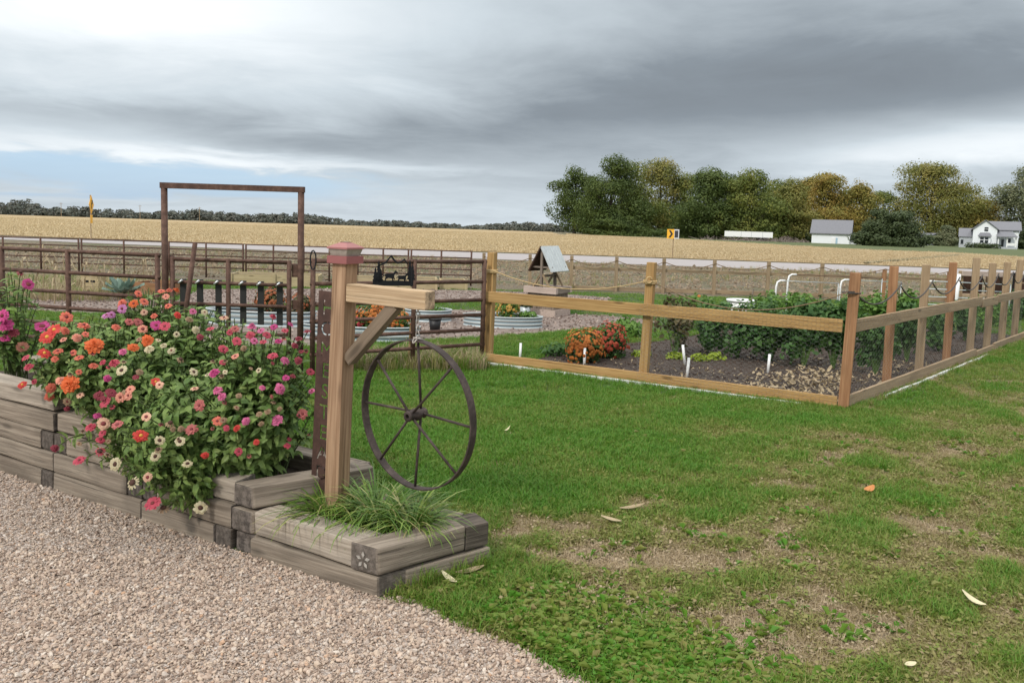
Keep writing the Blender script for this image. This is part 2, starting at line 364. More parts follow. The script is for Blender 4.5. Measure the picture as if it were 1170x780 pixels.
# bare weedy ground under everything
m, t, b = mat('weedy_ground'); co = t.n('ShaderNodeTexCoord').outputs['Object']
n1 = t.noise(t.mapv(co, (.5, 1, 1)), .7, 6, .65); n2 = t.noise(co, 5.5, 5, .7); n3 = t.noise(co, 22, 4, .7)
c = t.ramp(n1, [(.32, (.19, .145, .095)), (.46, (.25, .20, .13)), (.56, (.16, .15, .07)), (.68, (.095, .125, .038))])
c = t.mix(t.step(n2, .45, .75), c, (.10, .075, .06)); c = t.mix(t.m('MULTIPLY', t.step(n3, .62, .7), .75), c, (.46, .40, .33))
t.put(b.inputs['Base Color'], c); b.inputs['Roughness'].default_value = .95
bp = t.n('ShaderNodeBump'); bp.inputs['Distance'].default_value = .08; t.put(bp.inputs['Height'], t.m('ADD', n2, n3)); t.put(b.inputs['Normal'], bp.outputs[0])
M['ground'] = m
tag(obj('ground', grid('ground', np.linspace(-3000, 3000, 41), np.r_[np.linspace(-60, 200, 14), np.linspace(205, 265, 13), 300, 500, 900, 1500, 3000]), M['ground']), 'weedy brown ground between the gardens and the road', kind='structure')

# bed geometry: runs back to the left from the corner of the little planter
B0 = Vector((-.568, 3.252, 0)); WD = Vector((-.8767, .481, 0)); VD = Vector((.481, .8767, 0)); TD = Vector((.80, .60, 0))
def bed(s, v, z=0.0): return B0 + WD*s + VD*v + Vector((0, 0, z))
def bedt(s, v, z=0.0): return B0 + WD*s + TD*v + Vector((0, 0, z))
GRAVEL = [(-12, 9.0), (-4.6, 5.45), (-3.28, 4.75), (-.568, 3.26), (-.43, 3.25), (-.30, 3.17), (-.12, 3.0), (.06, 2.92), (.2, 2.76), (.36, 2.66), (.62, 2.42), (1.0, 1.95), (1.8, .5), (2.2, -6), (-14, -6), (-14, 9)]
BEDS = [tuple(bedt(-.02, -.02)[:2]), tuple(bedt(3.9, -.02)[:2]), tuple(bedt(3.9, .72)[:2]), tuple(bedt(-.02, .66)[:2])]
MULCH1 = [G2(*q) for q in ((150, 402), (300, 398), (420, 393), (500, 389), (560, 385.5), (650, 378.5), (752, 368.5), (722, 364), (690, 361.5), (600, 357), (520, 354.5), (420, 353), (330, 357), (200, 358))]
MULCH2 = [G2(*q) for q in ((190, 350), (330, 347), (450, 345.5), (560, 345.5), (640, 350), (690, 347.5), (700, 341), (640, 336), (560, 332.5), (420, 330), (230, 331))]
MULCH3 = [G2(*q) for q in ((15, 352), (60, 358), (185, 361), (200, 345), (110, 336), (40, 338))]
C0, C1, C2 = Vector((-.295, 9.12, 0)), Vector((3.276, 7.25, 0)), Vector((9.15, 13.27, 0))        # garden fence corners
FU = (C1-C0).normalized(); FV = (C2-C1).normalized(); FNO = Vector((FU.y, -FU.x, 0)); SNO = Vector((FV.y, -FV.x, 0))
SOIL = [tuple(C0+FU*.45+Vector((.02, .06, 0)))[:2], tuple(C1+Vector((-.03, .05, 0)))[:2], tuple(C2+Vector((-.1, .03, 0)))[:2], (6.4, 15.2), (4.0, 13.2), G2(752, 391), G2(700, 394), G2(640, 402)]
# road and crop field
ROADN = [(-90, 52), (-28.7, 42.1), (-14, 39.2), (-6.2, 37.2), (4.35, 36.1), (12.9, 35.3), (20.4, 34.8), (70, 31)]
ROADF = [(-95, 58), (-32, 46.8), (-14, 45.3), (-7.5, 44.9), (5.4, 44.5), (15.8, 43.5), (25.2, 42.9), (75, 39.5)]
tag(obj('road', poly_mesh('road', ROADN + ROADF[::-1], .012), M['road']), 'pale gravel road crossing behind the gardens', kind='structure')
m, t, b = mat('corn_stubble'); co = t.n('ShaderNodeTexCoord').outputs['Object']
rowv = t.mapv(co, (.22, 1.0, 1), rot=(0, 0, R(3)))
r1 = t.noise(rowv, 1.7, 5, .7); r2 = t.noise(t.mapv(co, (.035, .16, 1), rot=(0, 0, R(3))), 1.0, 5, .6); r3 = t.noise(t.mapv(co, (.6, 1.6, 1)), 4.5, 4, .7)
c = t.ramp(t.m('ADD', t.m('MULTIPLY', r1, .6), t.m('MULTIPLY', r3, .4)), [(.30, (.17, .125, .07)), (.45, (.36, .27, .15)), (.58, (.54, .42, .25)), (.75, (.68, .55, .36))])
r4 = t.noise(t.mapv(co, (.10, 1.25, 1), rot=(0, 0, R(3))), 1.0, 4, .7)
c = t.mix(t.m('MULTIPLY', t.step(r4, .48, .62), .55), c, (.20, .14, .07)); c = t.mix(t.m('MULTIPLY', t.step(r2, .42, .66), .5), c, (.27, .19, .095))
t.put(b.inputs['Base Color'], c); b.inputs['Roughness'].default_value = .95; b.inputs['Specular IOR Level'].default_value = .1
bp = t.n('ShaderNodeBump'); bp.inputs['Distance'].default_value = .2; bp.inputs['Strength'].default_value = .7; t.put(bp.inputs['Height'], r1); t.put(b.inputs['Normal'], bp.outputs[0]); M['field'] = m
FN = [(x, y+1.0) for x, y in ROADF]
FR = [G2(1230, 296), G2(1170, 294), G2(1085, 288.5), G2(1000, 286), G2(900, 280.5), G2(800, 274.5), G2(720, 270.5), G2(640, 266.5)]
mb = MB(); xs = np.linspace(-1, 1, 61)
ysf = np.r_[np.linspace(0, 1, 26)]
def near_y(x): return float(np.interp(x, [p[0] for p in FN], [p[1] for p in FN]))
frx = [p[0] for p in FR][::-1]; fry = [p[1] for p in FR][::-1]
fr_slope = sorted((p[0]/p[1], p[1]) for p in FR)
def far_y(sl):                                                     # far edge of the field along a bearing x/y
    return float(np.interp(sl, [a for a, _ in fr_slope], [q for _, q in fr_slope])) if sl > fr_slope[0][0] else 420.0
sls = np.r_[np.linspace(-1.5, .05, 40), np.linspace(.07, .78, 40)]
rowsN = 24
for sl_ in sls:
    y0 = 45.0
    for _ in range(6): y0 = near_y(sl_*y0)
    y1 = max(y0+5, far_y(sl_))
    for k in range(rowsN):
        y = y0*(y1/y0)**(k/(rowsN-1)); mb.v.append((sl_*y, y, tz(y)+.03))
for i in range(len(sls)-1):
    for k in range(rowsN-1): mb.f.append((i*rowsN+k, (i+1)*rowsN+k, (i+1)*rowsN+k+1, i*rowsN+k+1))
tag(obj('field', mb, M['field']), 'harvested golden corn field beyond the road', kind='structure')
M['farm_lawn'] = plain('farmyard_grass', (.085, .105, .035), .95, 0, .25, .3)
tag(obj('farm_lawn', poly_mesh('farm_lawn', [(p[0], p[1]) for p in FR] + [(22, 215), (150, 215), (190, 95)], .016), M['farm_lawn']), 'olive grass of the farmyard past the field', kind='structure')

tag(obj('grass_strip', poly_mesh('grass_strip', [G2(*q) for q in ((985, 301.2), (1050, 295.5), (1098, 291.2), (1104, 291.7), (1056, 296.6), (990, 302.2))], .10), plain('strip_grass', (.11, .10, .045), .95, 0, .4, .6)), 'thin dark grassy strip crossing the corn field', kind='structure')
# gravel drive, lawn, mulch
m, t, b = mat('gravel'); co = t.n('ShaderNodeTexCoord').outputs['Object']
vo = t.n('ShaderNodeTexVoronoi'); t.put(vo.inputs['Vector'], co); vo.inputs['Scale'].default_value = 85
hs = t.n('ShaderNodeSeparateColor'); t.put(hs.inputs[0], vo.outputs['Color'])
c = t.ramp(hs.outputs[0], [(.0, (.20, .15, .12)), (.4, (.36, .285, .23)), (.75, (.47, .39, .33)), (1, (.60, .53, .47))])
c = t.mix(t.m('MULTIPLY', t.step(t.noise(co, 1.6, 5), .4, .7), .3), c, (.27, .205, .16))
t.put(b.inputs['Base Color'], c); b.inputs['Roughness'].default_value = .9
bp = t.n('ShaderNodeBump'); bp.inputs['Distance'].default_value = .012; t.put(bp.inputs['Height'], t.m('SUBTRACT', 1.0, vo.outputs['Distance'])); t.put(b.inputs['Normal'], bp.outputs[0]); M['gravel'] = m
tag(obj('gravel_drive', poly_mesh('gravel_drive', GRAVEL, .010), M['gravel']), 'pinkish crushed stone driveway in front of the timber beds', kind='structure')
M['mulch'] = plain('stony_mulch', (.20, .155, .13), .95, 0, .4, 7, 1, 45)
for q in (MULCH1, MULCH2, MULCH3):
    tag(obj('gravel_path', poly_mesh('gravel_path', q, .012), M['mulch']), 'grey brown stony mulch around the far planters', kind='structure')
tag(obj('garden_soil', poly_mesh('garden_soil', SOIL, .014), M['soil']), 'dark mulched soil inside the wooden garden fence', kind='structure')

DRYSPOTS = [(*G2(690, 655), .42, .9), (*G2(745, 640), .30, .8), (*G2(635, 610), .25, .7), (*G2(600, 598), .2, .85), (*G2(855, 602), .36, .7), (*G2(930, 645), .25, .7), (*G2(795, 722), .3, .9), (*G2(925, 752), .3, .95),
            (*G2(1060, 595), .3, .6), (*G2(1150, 425), 1.0, 1.0), (*G2(1090, 440), .7, .55), (*G2(730, 580), .2, .7), (*G2(920, 577), .25, .6), (*G2(840, 772), .18, .8), (*G2(1000, 720), .35, .55), (*G2(870, 530), .5, .45), (*G2(1100, 520), .5, .4), (*G2(960, 500), .5, .5), (*G2(1165, 640), .25, .8), (*G2(690, 690), .2, .7), (*G2(870, 690), .28, .6)]
_o = rng.uniform(0, 6.28, (40, 3)); _k = rng.normal(0, 1, (40, 2))
def vnoise(P, f, a=0, n=12):
    r = np.zeros(len(P))
    for i in range(a, a+n): r += np.sin(P[:, 0]*_k[i, 0]*f + P[:, 1]*_k[i, 1]*f + _o[i, 0])
    return r/math.sqrt(n/2)
L0 = np.array([-.1, 4.1]); LN = np.array([2.5, -3.4])/math.hypot(2.5, 3.4)          # line between lush lawn and worn grass
def dryness(P):
    P = np.asarray(P, float); d = (P[:, :2]-L0) @ LN + .25*vnoise(P, 1.6)
    base = .09 + .31/(1+np.exp(-d*4.0)); wn = 1/(1+np.exp(-d*4.0)); base = base + .06*vnoise(P, 3.5, 12) + (.05+.09*wn)*vnoise(P, 13, 24)
    for x, y, r, a in DRYSPOTS:
        rr = np.hypot((P[:, 0]-x), (P[:, 1]-y)*1.25) / r; rr = rr*(1+.30*vnoise(P, 9, 8)+.22*vnoise(P, 23, 20)); base += a*.55*np.exp(-np.abs(rr*1.32)**3.0)
    # the corner by the drive is overgrown with green weeds
    g = np.exp(-(((P[:, 0]-.35)/.6)**2+((P[:, 1]-2.85)/.45)**2)); base -= .45*g
    base = np.where(P[:, 1] > 9, np.minimum(base, .3), base)
    return np.clip(base, 0, 1)
GRASSCOL = [(0, (.090, .235, .020)), (.3, (.18, .25, .040)), (.55, (.27, .265, .078)), (.8, (.34, .265, .135)), (1, (.47, .37, .24))]
m, t, b = mat('lawn_ground'); co = t.n('ShaderNodeTexCoord').outputs['Object']
at = t.n('ShaderNodeAttribute', attribute_name='dry').outputs['Fac']
n3 = t.noise(co, 60, 4, .7); f = t.m('ADD', at, t.m('MULTIPLY', t.m('SUBTRACT', n3, .45), .5))
c = t.ramp(f, [(0, (.045, .08, .014)), (.35, (.075, .088, .024)), (.6, (.17, .14, .07)), (1, (.33, .255, .18))])
t.put(b.inputs['Base Color'], c); b.inputs['Roughness'].default_value = .95
bp = t.n('ShaderNodeBump'); bp.inputs['Distance'].default_value = .02; t.put(bp.inputs['Height'], n3); t.put(b.inputs['Normal'], bp.outputs[0]); M['lawn'] = m
mb = MB(); gx = np.arange(-14, 16.01, .16); gy = np.r_[np.arange(-2, 12, .12), np.arange(12, 19.61, .3)]
XX, YY = np.meshgrid(gx, gy); PP = np.c_[XX.ravel(), YY.ravel()]
mb.v = [(x, y, .006) for x, y in PP]; nx = len(gx)
mb.f = [(j*nx+i, j*nx+i+1, (j+1)*nx+i+1, (j+1)*nx+i) for j in range(len(gy)-1) for i in range(nx-1)]
me = mb.mesh('lawn'); a = me.attributes.new('dry', 'FLOAT', 'POINT'); a.data.foreach_set('value', dryness(PP).astype(np.float32))
tag(obj('lawn', me, M['lawn']), 'lawn soil under the grass', kind='structure')

# ---- grass blades
def tuft(name, n, h, r, w=.0016, bend=.5, broad=0):
    mb = MB()
    for i in range(n):
        a, d = random.uniform(0, 6.28), r*math.sqrt(random.random()); p = Vector((d*math.cos(a), d*math.sin(a), -.004))
        la = random.uniform(0, 6.28); ld = Vector((math.cos(la), math.sin(la), 0)); hh = h*random.uniform(.5, 1.15); bb = bend*random.uniform(.3, 1.4)*hh
        sd_ = Vector((-ld.y, ld.x, 0)); ww = w*random.uniform(.7, 1.4)
        q = [p, p+ld*bb*.25+Vector((0, 0, hh*.6)), p+ld*bb+Vector((0, 0, hh*random.uniform(.75, 1.0)))]
        mb.add([q[0]-sd_*ww, q[0]+sd_*ww, q[1]+sd_*ww*.9, q[1]-sd_*ww*.9, q[2]], [(0, 1, 2, 3), (3, 2, 4)])
    for i in range(broad):                          # clover and plantain leaves
        a, d = random.uniform(0, 6.28), r*math.sqrt(random.random()); p = Vector((d*math.cos(a), d*math.sin(a), h*random.uniform(.35, .9)))
        la = random.uniform(0, 6.28); x = Vector((math.cos(la), math.sin(la), random.uniform(-.3, .4))).normalized(); y = Vector((-math.sin(la), math.cos(la), random.uniform(-.3, .3))); L = random.uniform(.010, .02)
        mb.add([p, p+x*L*.5+y*L*.42, p+x*L, p+x*L*.5-y*L*.42], [(0, 1, 2, 3)])
    return mb.mesh(name)
m, t, b = mat('grass_blades'); at = t.n('ShaderNodeAttribute', attribute_name='dry', attribute_type='INSTANCER').outputs['Fac']
rnd = t.n('ShaderNodeNewGeometry').outputs['Random Per Island']; oi = t.n('ShaderNodeObjectInfo').outputs['Random']
f = t.m('ADD', at, t.m('ADD', t.m('MULTIPLY', t.m('SUBTRACT', rnd, .5), .45), t.m('MULTIPLY', t.m('SUBTRACT', oi, .5), .22)), None, True)
c = t.ramp(f, GRASSCOL); t.put(b.inputs['Base Color'], c); b.inputs['Roughness'].default_value = .5; b.inputs['Specular IOR Level'].default_value = .3
tr = t.n('ShaderNodeBsdfTranslucent'); t.put(tr.inputs[0], c); mx = t.n('ShaderNodeMixShader'); mx.inputs[0].default_value = .35
t.t.links.new(b.outputs[0], mx.inputs[1]); t.t.links.new(tr.outputs[0], mx.inputs[2]); t.t.links.new(mx.outputs[0], t.t.nodes['Material Output'].inputs[0]); M['grass'] = m
def sample(n, y0, y1, margin=.12):
    y = np.sqrt(rng.uniform(y0*y0, y1*y1, n)); x = rng.uniform(-.70-margin, .70+margin, n)*y; return np.c_[x, y]
def keep_lawn(P):
    k = np.ones(len(P), bool)
    for q in (GRAVEL, BEDS, MULCH1, MULCH2, MULCH3, SOIL): k &= ~inpoly(P, q)
    return k & (P[:, 1] < 19.6)
near = [tuft('grass_tuft', 18, .036, .045, .0018, 1.0, 0) for _ in range(5)] + [tuft('grass_tuft', 12, .036, .045, .0024, 1.1, 4) for _ in range(3)]
far = [tuft('grass_tuft', 20, .05, .12, .004, .8, 0) for _ in range(4)]
lush = [tuft('grass_tuft', 24, .055, .05, .0018, .7, 0) for _ in range(4)]
P = np.r_[sample(62000, 1.8, 4.2, .58), sample(60000, 4.2, 7.5, .45), sample(40000, 7.5, 12.5, .35)]; P = P[keep_lawn(P)]
dr = dryness(P); keep = rng.uniform(0, 1, len(P)) > np.clip((dr-.5)*1.3, 0, .72); P, dr = P[keep], dr[keep]
k = len(P); rot = np.c_[rng.normal(0, .12, k), rng.normal(0, .12, k), rng.uniform(0, 6.28, k)]
cor = np.exp(-(((P[:, 0]-.35)/.6)**2+((P[:, 1]-2.85)/.45)**2)); isl = (dr+rng.normal(0, .09, len(dr)) < .30) & (cor < rng.uniform(.15, .7, len(dr)))
for nm, sel, vs, sc in (('lawn_grass', isl, lush, 1.0), ('worn_grass', ~isl, near, 1.0)):
    q = P[sel]; tag(scatter(nm, np.c_[q, np.full(len(q), .008)], rot[sel], sc*rng.uniform(.7, 1.25, len(q))*np.where(dr[sel] > .6, .8, 1), vs, M['grass'], {'dry': dr[sel]}),
                    'short green lawn grass' if nm == 'lawn_grass' else 'worn grass with brown dry patches', 'grass', kind='stuff')
P = sample(12000, 12.3, 19.6, .3); P = P[keep_lawn(P)]; k = len(P)
tag(scatter('far_lawn_grass', np.c_[P, np.full(k, .008)], np.c_[np.zeros((k, 2)), rng.uniform(0, 6.28, k)], rng.uniform(.6, 1.1, k), far, M['grass'], {'dry': dryness(P)*.8}), 'green lawn beyond the garden fence', 'grass', kind='stuff')
thatch = [tuft('thatch_tuft', 16, .016, .05, .0013, 3.2, 0) for _ in range(4)]
P = sample(80000, 2.0, 9.5, .4); P = P[keep_lawn(P)]; dr = dryness(P); P = P[dr > .38]; k = len(P)
tag(scatter('thatch', np.c_[P, np.full(k, .007)], np.c_[np.zeros((k, 2)), rng.uniform(0, 6.28, k)], rng.uniform(.6, 1.4, k), thatch, M['grass'], {'dry': rng.uniform(.62, 1.0, k)}), 'dead straw coloured thatch on the worn patches of the lawn', 'grass', kind='stuff')
# broad green weeds along the drive edge, rough grass under fences and planters
weed = []
for _ in range(4):
    mb = MB()
    for i in range(16):
        a = random.uniform(0, 6.28); L = random.uniform(.03, .075); w = L*random.uniform(.16, .3); e = random.uniform(.15, .9)
        d = Vector((math.cos(a), math.sin(a), 0)); s_ = Vector((-d.y, d.x, 0)); p = d*random.uniform(0, .02)
        q1 = p+d*L*.55+Vector((0, 0, L*e*.8)); q2 = p+d*L+Vector((0, 0, L*e*.7)); mb.add([p, q1-s_*w, q2, q1+s_*w], [(0, 1, 2), (0, 2, 3)])
    weed.append(mb.mesh('weed'))
pts = []
for i in range(1700):
    s_ = random.random(); a_, b_ = Vector((-.12, 3.12)), Vector((1.05, 2.1)); p = a_.lerp(b_, s_) + Vector((.55, .75))*abs(random.gauss(.05, .28)); pts.append((p.x, p.y))
for i in range(160):
    p = Vector((-.35, 3.28)).lerp(Vector((.0, 3.62)), random.random()) + Vector((.05, -.05))*random.random()+Vector((.06, .0)); pts.append((p.x, p.y))
for i in range(1500):
    q = sample(1, 2.2, 6.5)[0]
    if q[0] > .1: pts.append(tuple(q))
P = np.array(pts); P = P[~inpoly(P, BEDS) & ~inpoly(P, GRAVEL+[])]; k = len(P)
tag(scatter('broadleaf_weeds', np.c_[P, np.full(k, .008)], np.c_[np.zeros((k, 2)), rng.uniform(0, 6.28, k)], rng.uniform(.4, 1.05, k), weed, M['grass'], {'dry': rng.uniform(.02, .42, k)}), 'broad leaved green weeds creeping over the edge of the drive', 'weeds', kind='stuff')
# tall dry weeds under the corral panels and out to the road
tall = [tuft('weed_tuft', 16, .26, .09, .003, .7, 0) for _ in range(4)]
pts, sc, dv = [], [], []
for i in range(700):
    p = G(random.uniform(395, 552), random.uniform(405, 426)); p = p if random.random() < .55 else G(random.uniform(395, 552), random.uniform(417, 425)); pts.append((p.x, p.y, .008)); sc.append(random.uniform(.35, 1.0)); dv.append(random.choice((.1, .2, .45, .9, 1)))
for i in range(330):
    p = C0.lerp(C1, random.random())+FNO*random.uniform(.045, .17); pts.append((p.x, p.y, .008)); sc.append(random.uniform(.12, .3)); dv.append(random.uniform(0, .3))
for i in range(60):
    p = bedt(-.03-.05*random.random(), random.uniform(.1, .75)); pts.append((p.x, p.y, .008)); sc.append(random.uniform(.2, .5)); dv.append(random.uniform(0, .35))
for i in range(330):
    p = C1.lerp(C2, random.random())+SNO*random.uniform(.04, .16); pts.append((p.x, p.y, .008)); sc.append(random.uniform(.15, .35)); dv.append(random.uniform(.2, .9))
q = sample(9000, 20.0, 36)
q = q[(vnoise(q, .5) > -.2) & (rng.uniform(0, 1, len(q)) < np.where(q[:, 0] > -1, .45, .75))]
for p in q: pts.append((p[0], p[1], .01)); sc.append(random.uniform(.35, .9)); dv.append(random.choice((.3, .6, .75, .95, 1, .9)))
for i in range(500):
    p = G(random.uniform(10, 190), random.uniform(318, 345)); pts.append((p.x, p.y, .01)); sc.append(random.uniform(.4, 1.3)); dv.append(random.choice((.3, .8, .95, 1)))
k = len(pts); tag(scatter('dry_weeds', pts, np.c_[np.zeros((k, 2)), rng.uniform(0, 6.28, k)], sc, tall, M['grass'], {'dry': dv}), 'dry weeds and rough grass under the fences and out to the road', 'weeds', kind='stuff')
# ---- stones of the drive
stones = []
for i in range(7):
    bm = bmesh.new(); bmesh.ops.create_icosphere(bm, subdivisions=2, radius=1); sd_ = random.random()*50; e = (random.uniform(.8, 1.3), random.uniform(.6, 1), random.uniform(.4, .7))
    for v in bm.verts:
        q = noise.noise(v.co*1.1+Vector((sd_, 0, 0)))*.6; v.co = v.co*(1+q); v.co = Vector((max(-.85, min(.9, v.co.x))*e[0], max(-.8, min(.85, v.co.y))*e[1], max(-.7, min(.8, v.co.z))*e[2]))
    me = bpy.data.meshes.new('stone'); bm.to_mesh(me); bm.free(); stones.append(me)
CHIPS = [x.copy() for x in stones]
m, t, b = mat('crushed_stone'); oi = t.n('ShaderNodeObjectInfo').outputs['Random']; co = t.n('ShaderNodeTexCoord').outputs['Object']
c = t.ramp(oi, [(0, (.20, .14, .105)), (.2, (.34, .25, .19)), (.45, (.45, .345, .27)), (.65, (.51, .40, .30)), (.82, (.38, .31, .26)), (.95, (.58, .50, .42)), (1, (.46, .28, .17))])
c = t.mix(t.m('MULTIPLY', t.step(t.noise(co, 2.5, 4), .45, .7), .35), c, (.28, .2, .15)); t.put(b.inputs['Base Color'], c); b.inputs['Roughness'].default_value = .85; M['stone'] = m
P = np.r_[sample(80000, 2.3, 3.6, .05), sample(70000, 3.6, 5.6, .05)]; P = P[inpoly(P, GRAVEL)]; k = len(P)
tt = rng.uniform(0, 1, 900)[:, None]; ex = np.array([[-.43, 3.25]])*(1-tt)+np.array([[1.05, 1.95]])*tt + np.abs(rng.normal(0, .075, 900))[:, None]*np.array([[.66, .75]]); ex = ex+rng.normal(0, .03, ex.shape)
P = np.r_[P, ex]; k = len(P)
tag(scatter('gravel_stones', np.c_[P, rng.uniform(.008, .018, k)], rng.uniform(0, 6.28, (k, 3))*[.12, .12, 1], .0034+.0115*rng.power(.33, k)*rng.uniform(.2, 1, k)+.004*(rng.uniform(0, 1, k) > .97), stones, M['stone']), 'pinkish tan crushed stones of the driveway', 'gravel', kind='stuff')
q = sample(9000, 20.4, 35.5, .05); k = len(q)
tag(scatter('field_clods', np.c_[q, np.full(k, .02)], rng.uniform(0, 6.28, (k, 3))*[.3, .3, 1], .02+.10*rng.power(.3, k)*rng.uniform(.1, 1, k), [x.copy() for x in CHIPS], plain('ground_clod', (.25, .19, .13), .95, 0, .5, .05)), 'brown clods and stones on the rough ground before the road', 'soil', kind='stuff')
q = sample(16000, 10.5, 19, .02); q = q[inpoly(q, MULCH1) | inpoly(q, MULCH2) | inpoly(q, MULCH3)]; k = len(q)
m, t, b = mat('mulch_chip'); oi = t.n('ShaderNodeObjectInfo').outputs['Random']
t.put(b.inputs['Base Color'], t.ramp(oi, [(0, (.11, .075, .06)), (.4, (.20, .145, .12)), (.75, (.29, .22, .185)), (1, (.42, .35, .30))])); b.inputs['Roughness'].default_value = .9; M['chip'] = m
tag(scatter('mulch_stones', np.c_[q, np.full(k, .02)], rng.uniform(0, 6.28, (k, 3))*[.2, .2, 1], rng.uniform(.010, .028, k), [x.copy() for x in CHIPS], M['chip']), 'stones and chips around the oval planters', 'gravel', kind='stuff')
q = sample(60000, 7, 15.5, .1); q = q[inpoly(q, SOIL)][:6000]; k = len(q)
tag(scatter('soil_clods', np.c_[q, np.full(k, .016)], rng.uniform(0, 6.28, (k, 3))*[.3, .3, 1], .008+.03*rng.power(.35, k)*rng.uniform(.2, 1, k), [x.copy() for x in CHIPS], plain('soil_clod', (.075, .052, .04), .95, 0, .35, 3)), 'dark clods and mulch chips on the garden soil', 'soil', kind='stuff')
# corn litter, clods
litter = []
for i in range(5):
    mb = MB(); L = random.uniform(.5, 1); w = random.uniform(.06, .22)
    vs = []; n = 5
    for j in range(n):
        x = L*(j/(n-1)-.5); z = .12*math.sin(j*1.3+i)*L; ww = w*math.sin(math.pi*(.12+.76*j/(n-1))); vs += [(x, -ww, z+.05*random.random()), (x, 0, z+.05), (x, ww, z+.05*random.random())]
    mb.add(vs, [(j*3+k_, j*3+k_+1, j*3+k_+4, j*3+k_+3) for j in range(n-1) for k_ in (0, 1)]); litter.append(mb.mesh('husk'))
pts, sc = [], []
for i in range(650):
    p = G(970-abs(random.gauss(0, 75)), random.gauss(438, 11)) if random.random() < .62 else C1+FV*random.uniform(.1, 3.5)-SNO*random.uniform(.05, .7)
    if inpoly(np.array([[p.x, p.y]]), SOIL)[0]: pts.append((p.x, p.y, random.uniform(.02, .08))); sc.append(random.uniform(.03, .105))
for i in range(90):
    p = G(random.gauss(925, 35), random.gauss(441, 8))
    if inpoly(np.array([[p.x, p.y]]), SOIL)[0]: pts.append((p.x, p.y, random.uniform(.04, .09))); sc.append(random.uniform(.07, .16))
for i in range(260):
    p = C0+FU*random.uniform(.6, 3.7)-FNO*random.uniform(.1, 1.3)
    if inpoly(np.array([[p.x, p.y]]), SOIL)[0]: pts.append((p.x, p.y, random.uniform(.02, .04))); sc.append(random.uniform(.015, .06))
q = sample(5200, 20.8, 35)
for p in q: pts.append((p[0], p[1], .03)); sc.append(random.uniform(.03, .13))
k = len(pts); tag(scatter('corn_litter', pts, np.c_[rng.normal(0, .5, (k, 2)), rng.uniform(0, 6.28, k)], sc, litter, M['straw']), 'dry corn husks and leaf litter lying on the soil', 'litter', kind='stuff')
# stubble of the field
stub = []
for i in range(4):
    mb = MB()
    for j in range(7):
        x, y = random.uniform(-.45, .45), random.gauss(0, .1); h = random.uniform(.06, .20); lx, ly = random.gauss(0, .06), random.gauss(0, .06)
        mb.add([(x-.014, y-.014, 0), (x+.014, y+.014, 0), (x+lx+.012, y+ly+.012, h), (x+lx-.012, y+ly-.012, h)], [(0, 1, 2, 3)])
    for j in range(14):
        x, y = random.uniform(-.5, .5), random.gauss(0, .13); a = random.uniform(0, 3.14); L = random.uniform(.06, .19); d = Vector((math.cos(a), math.sin(a), random.uniform(-.1, .3)))*L; w = Vector((-math.sin(a), math.cos(a), .3))*.016; p = Vector((x, y, .05))
        mb.add([p-w, p+w, p+d+w*.4, p+d-w*.4], [(0, 1, 2, 3)])
    stub.append(mb.mesh('stubble'))
q = np.r_[sample(17000, 44, 80, .1), sample(19000, 80, 150, .1)]
sl_ = q[:, 0]/q[:, 1]; ny = np.array([near_y(x) for x in q[:, 0]]); fy = np.array([far_y(s_) for s_ in sl_]); ra = R(3)
q = q[(q[:, 1] > ny+.3) & (q[:, 1] < fy-1)]
u_, v_ = q[:, 0]*math.cos(ra)+q[:, 1]*math.sin(ra), -q[:, 0]*math.sin(ra)+q[:, 1]*math.cos(ra); v_ = np.round(v_/.76)*.76+rng.normal(0, .1, len(v_))
q = np.c_[u_*math.cos(ra)-v_*math.sin(ra), u_*math.sin(ra)+v_*math.cos(ra)]; k = len(q)
M['stub'] = leafy('stubble_straw', [(.26, .19, .105), (.50, .39, .225), (.64, .52, .32), (.72, .60, .40)], .15)
tag(scatter('corn_stubble', np.c_[q, np.full(k, .03)], np.c_[np.zeros((k, 2)), rng.normal(ra, .12, k)], rng.uniform(.6, 1.15, k), stub, M['stub']), 'cut corn stalks left standing in rows across the field', 'stubble', kind='stuff')

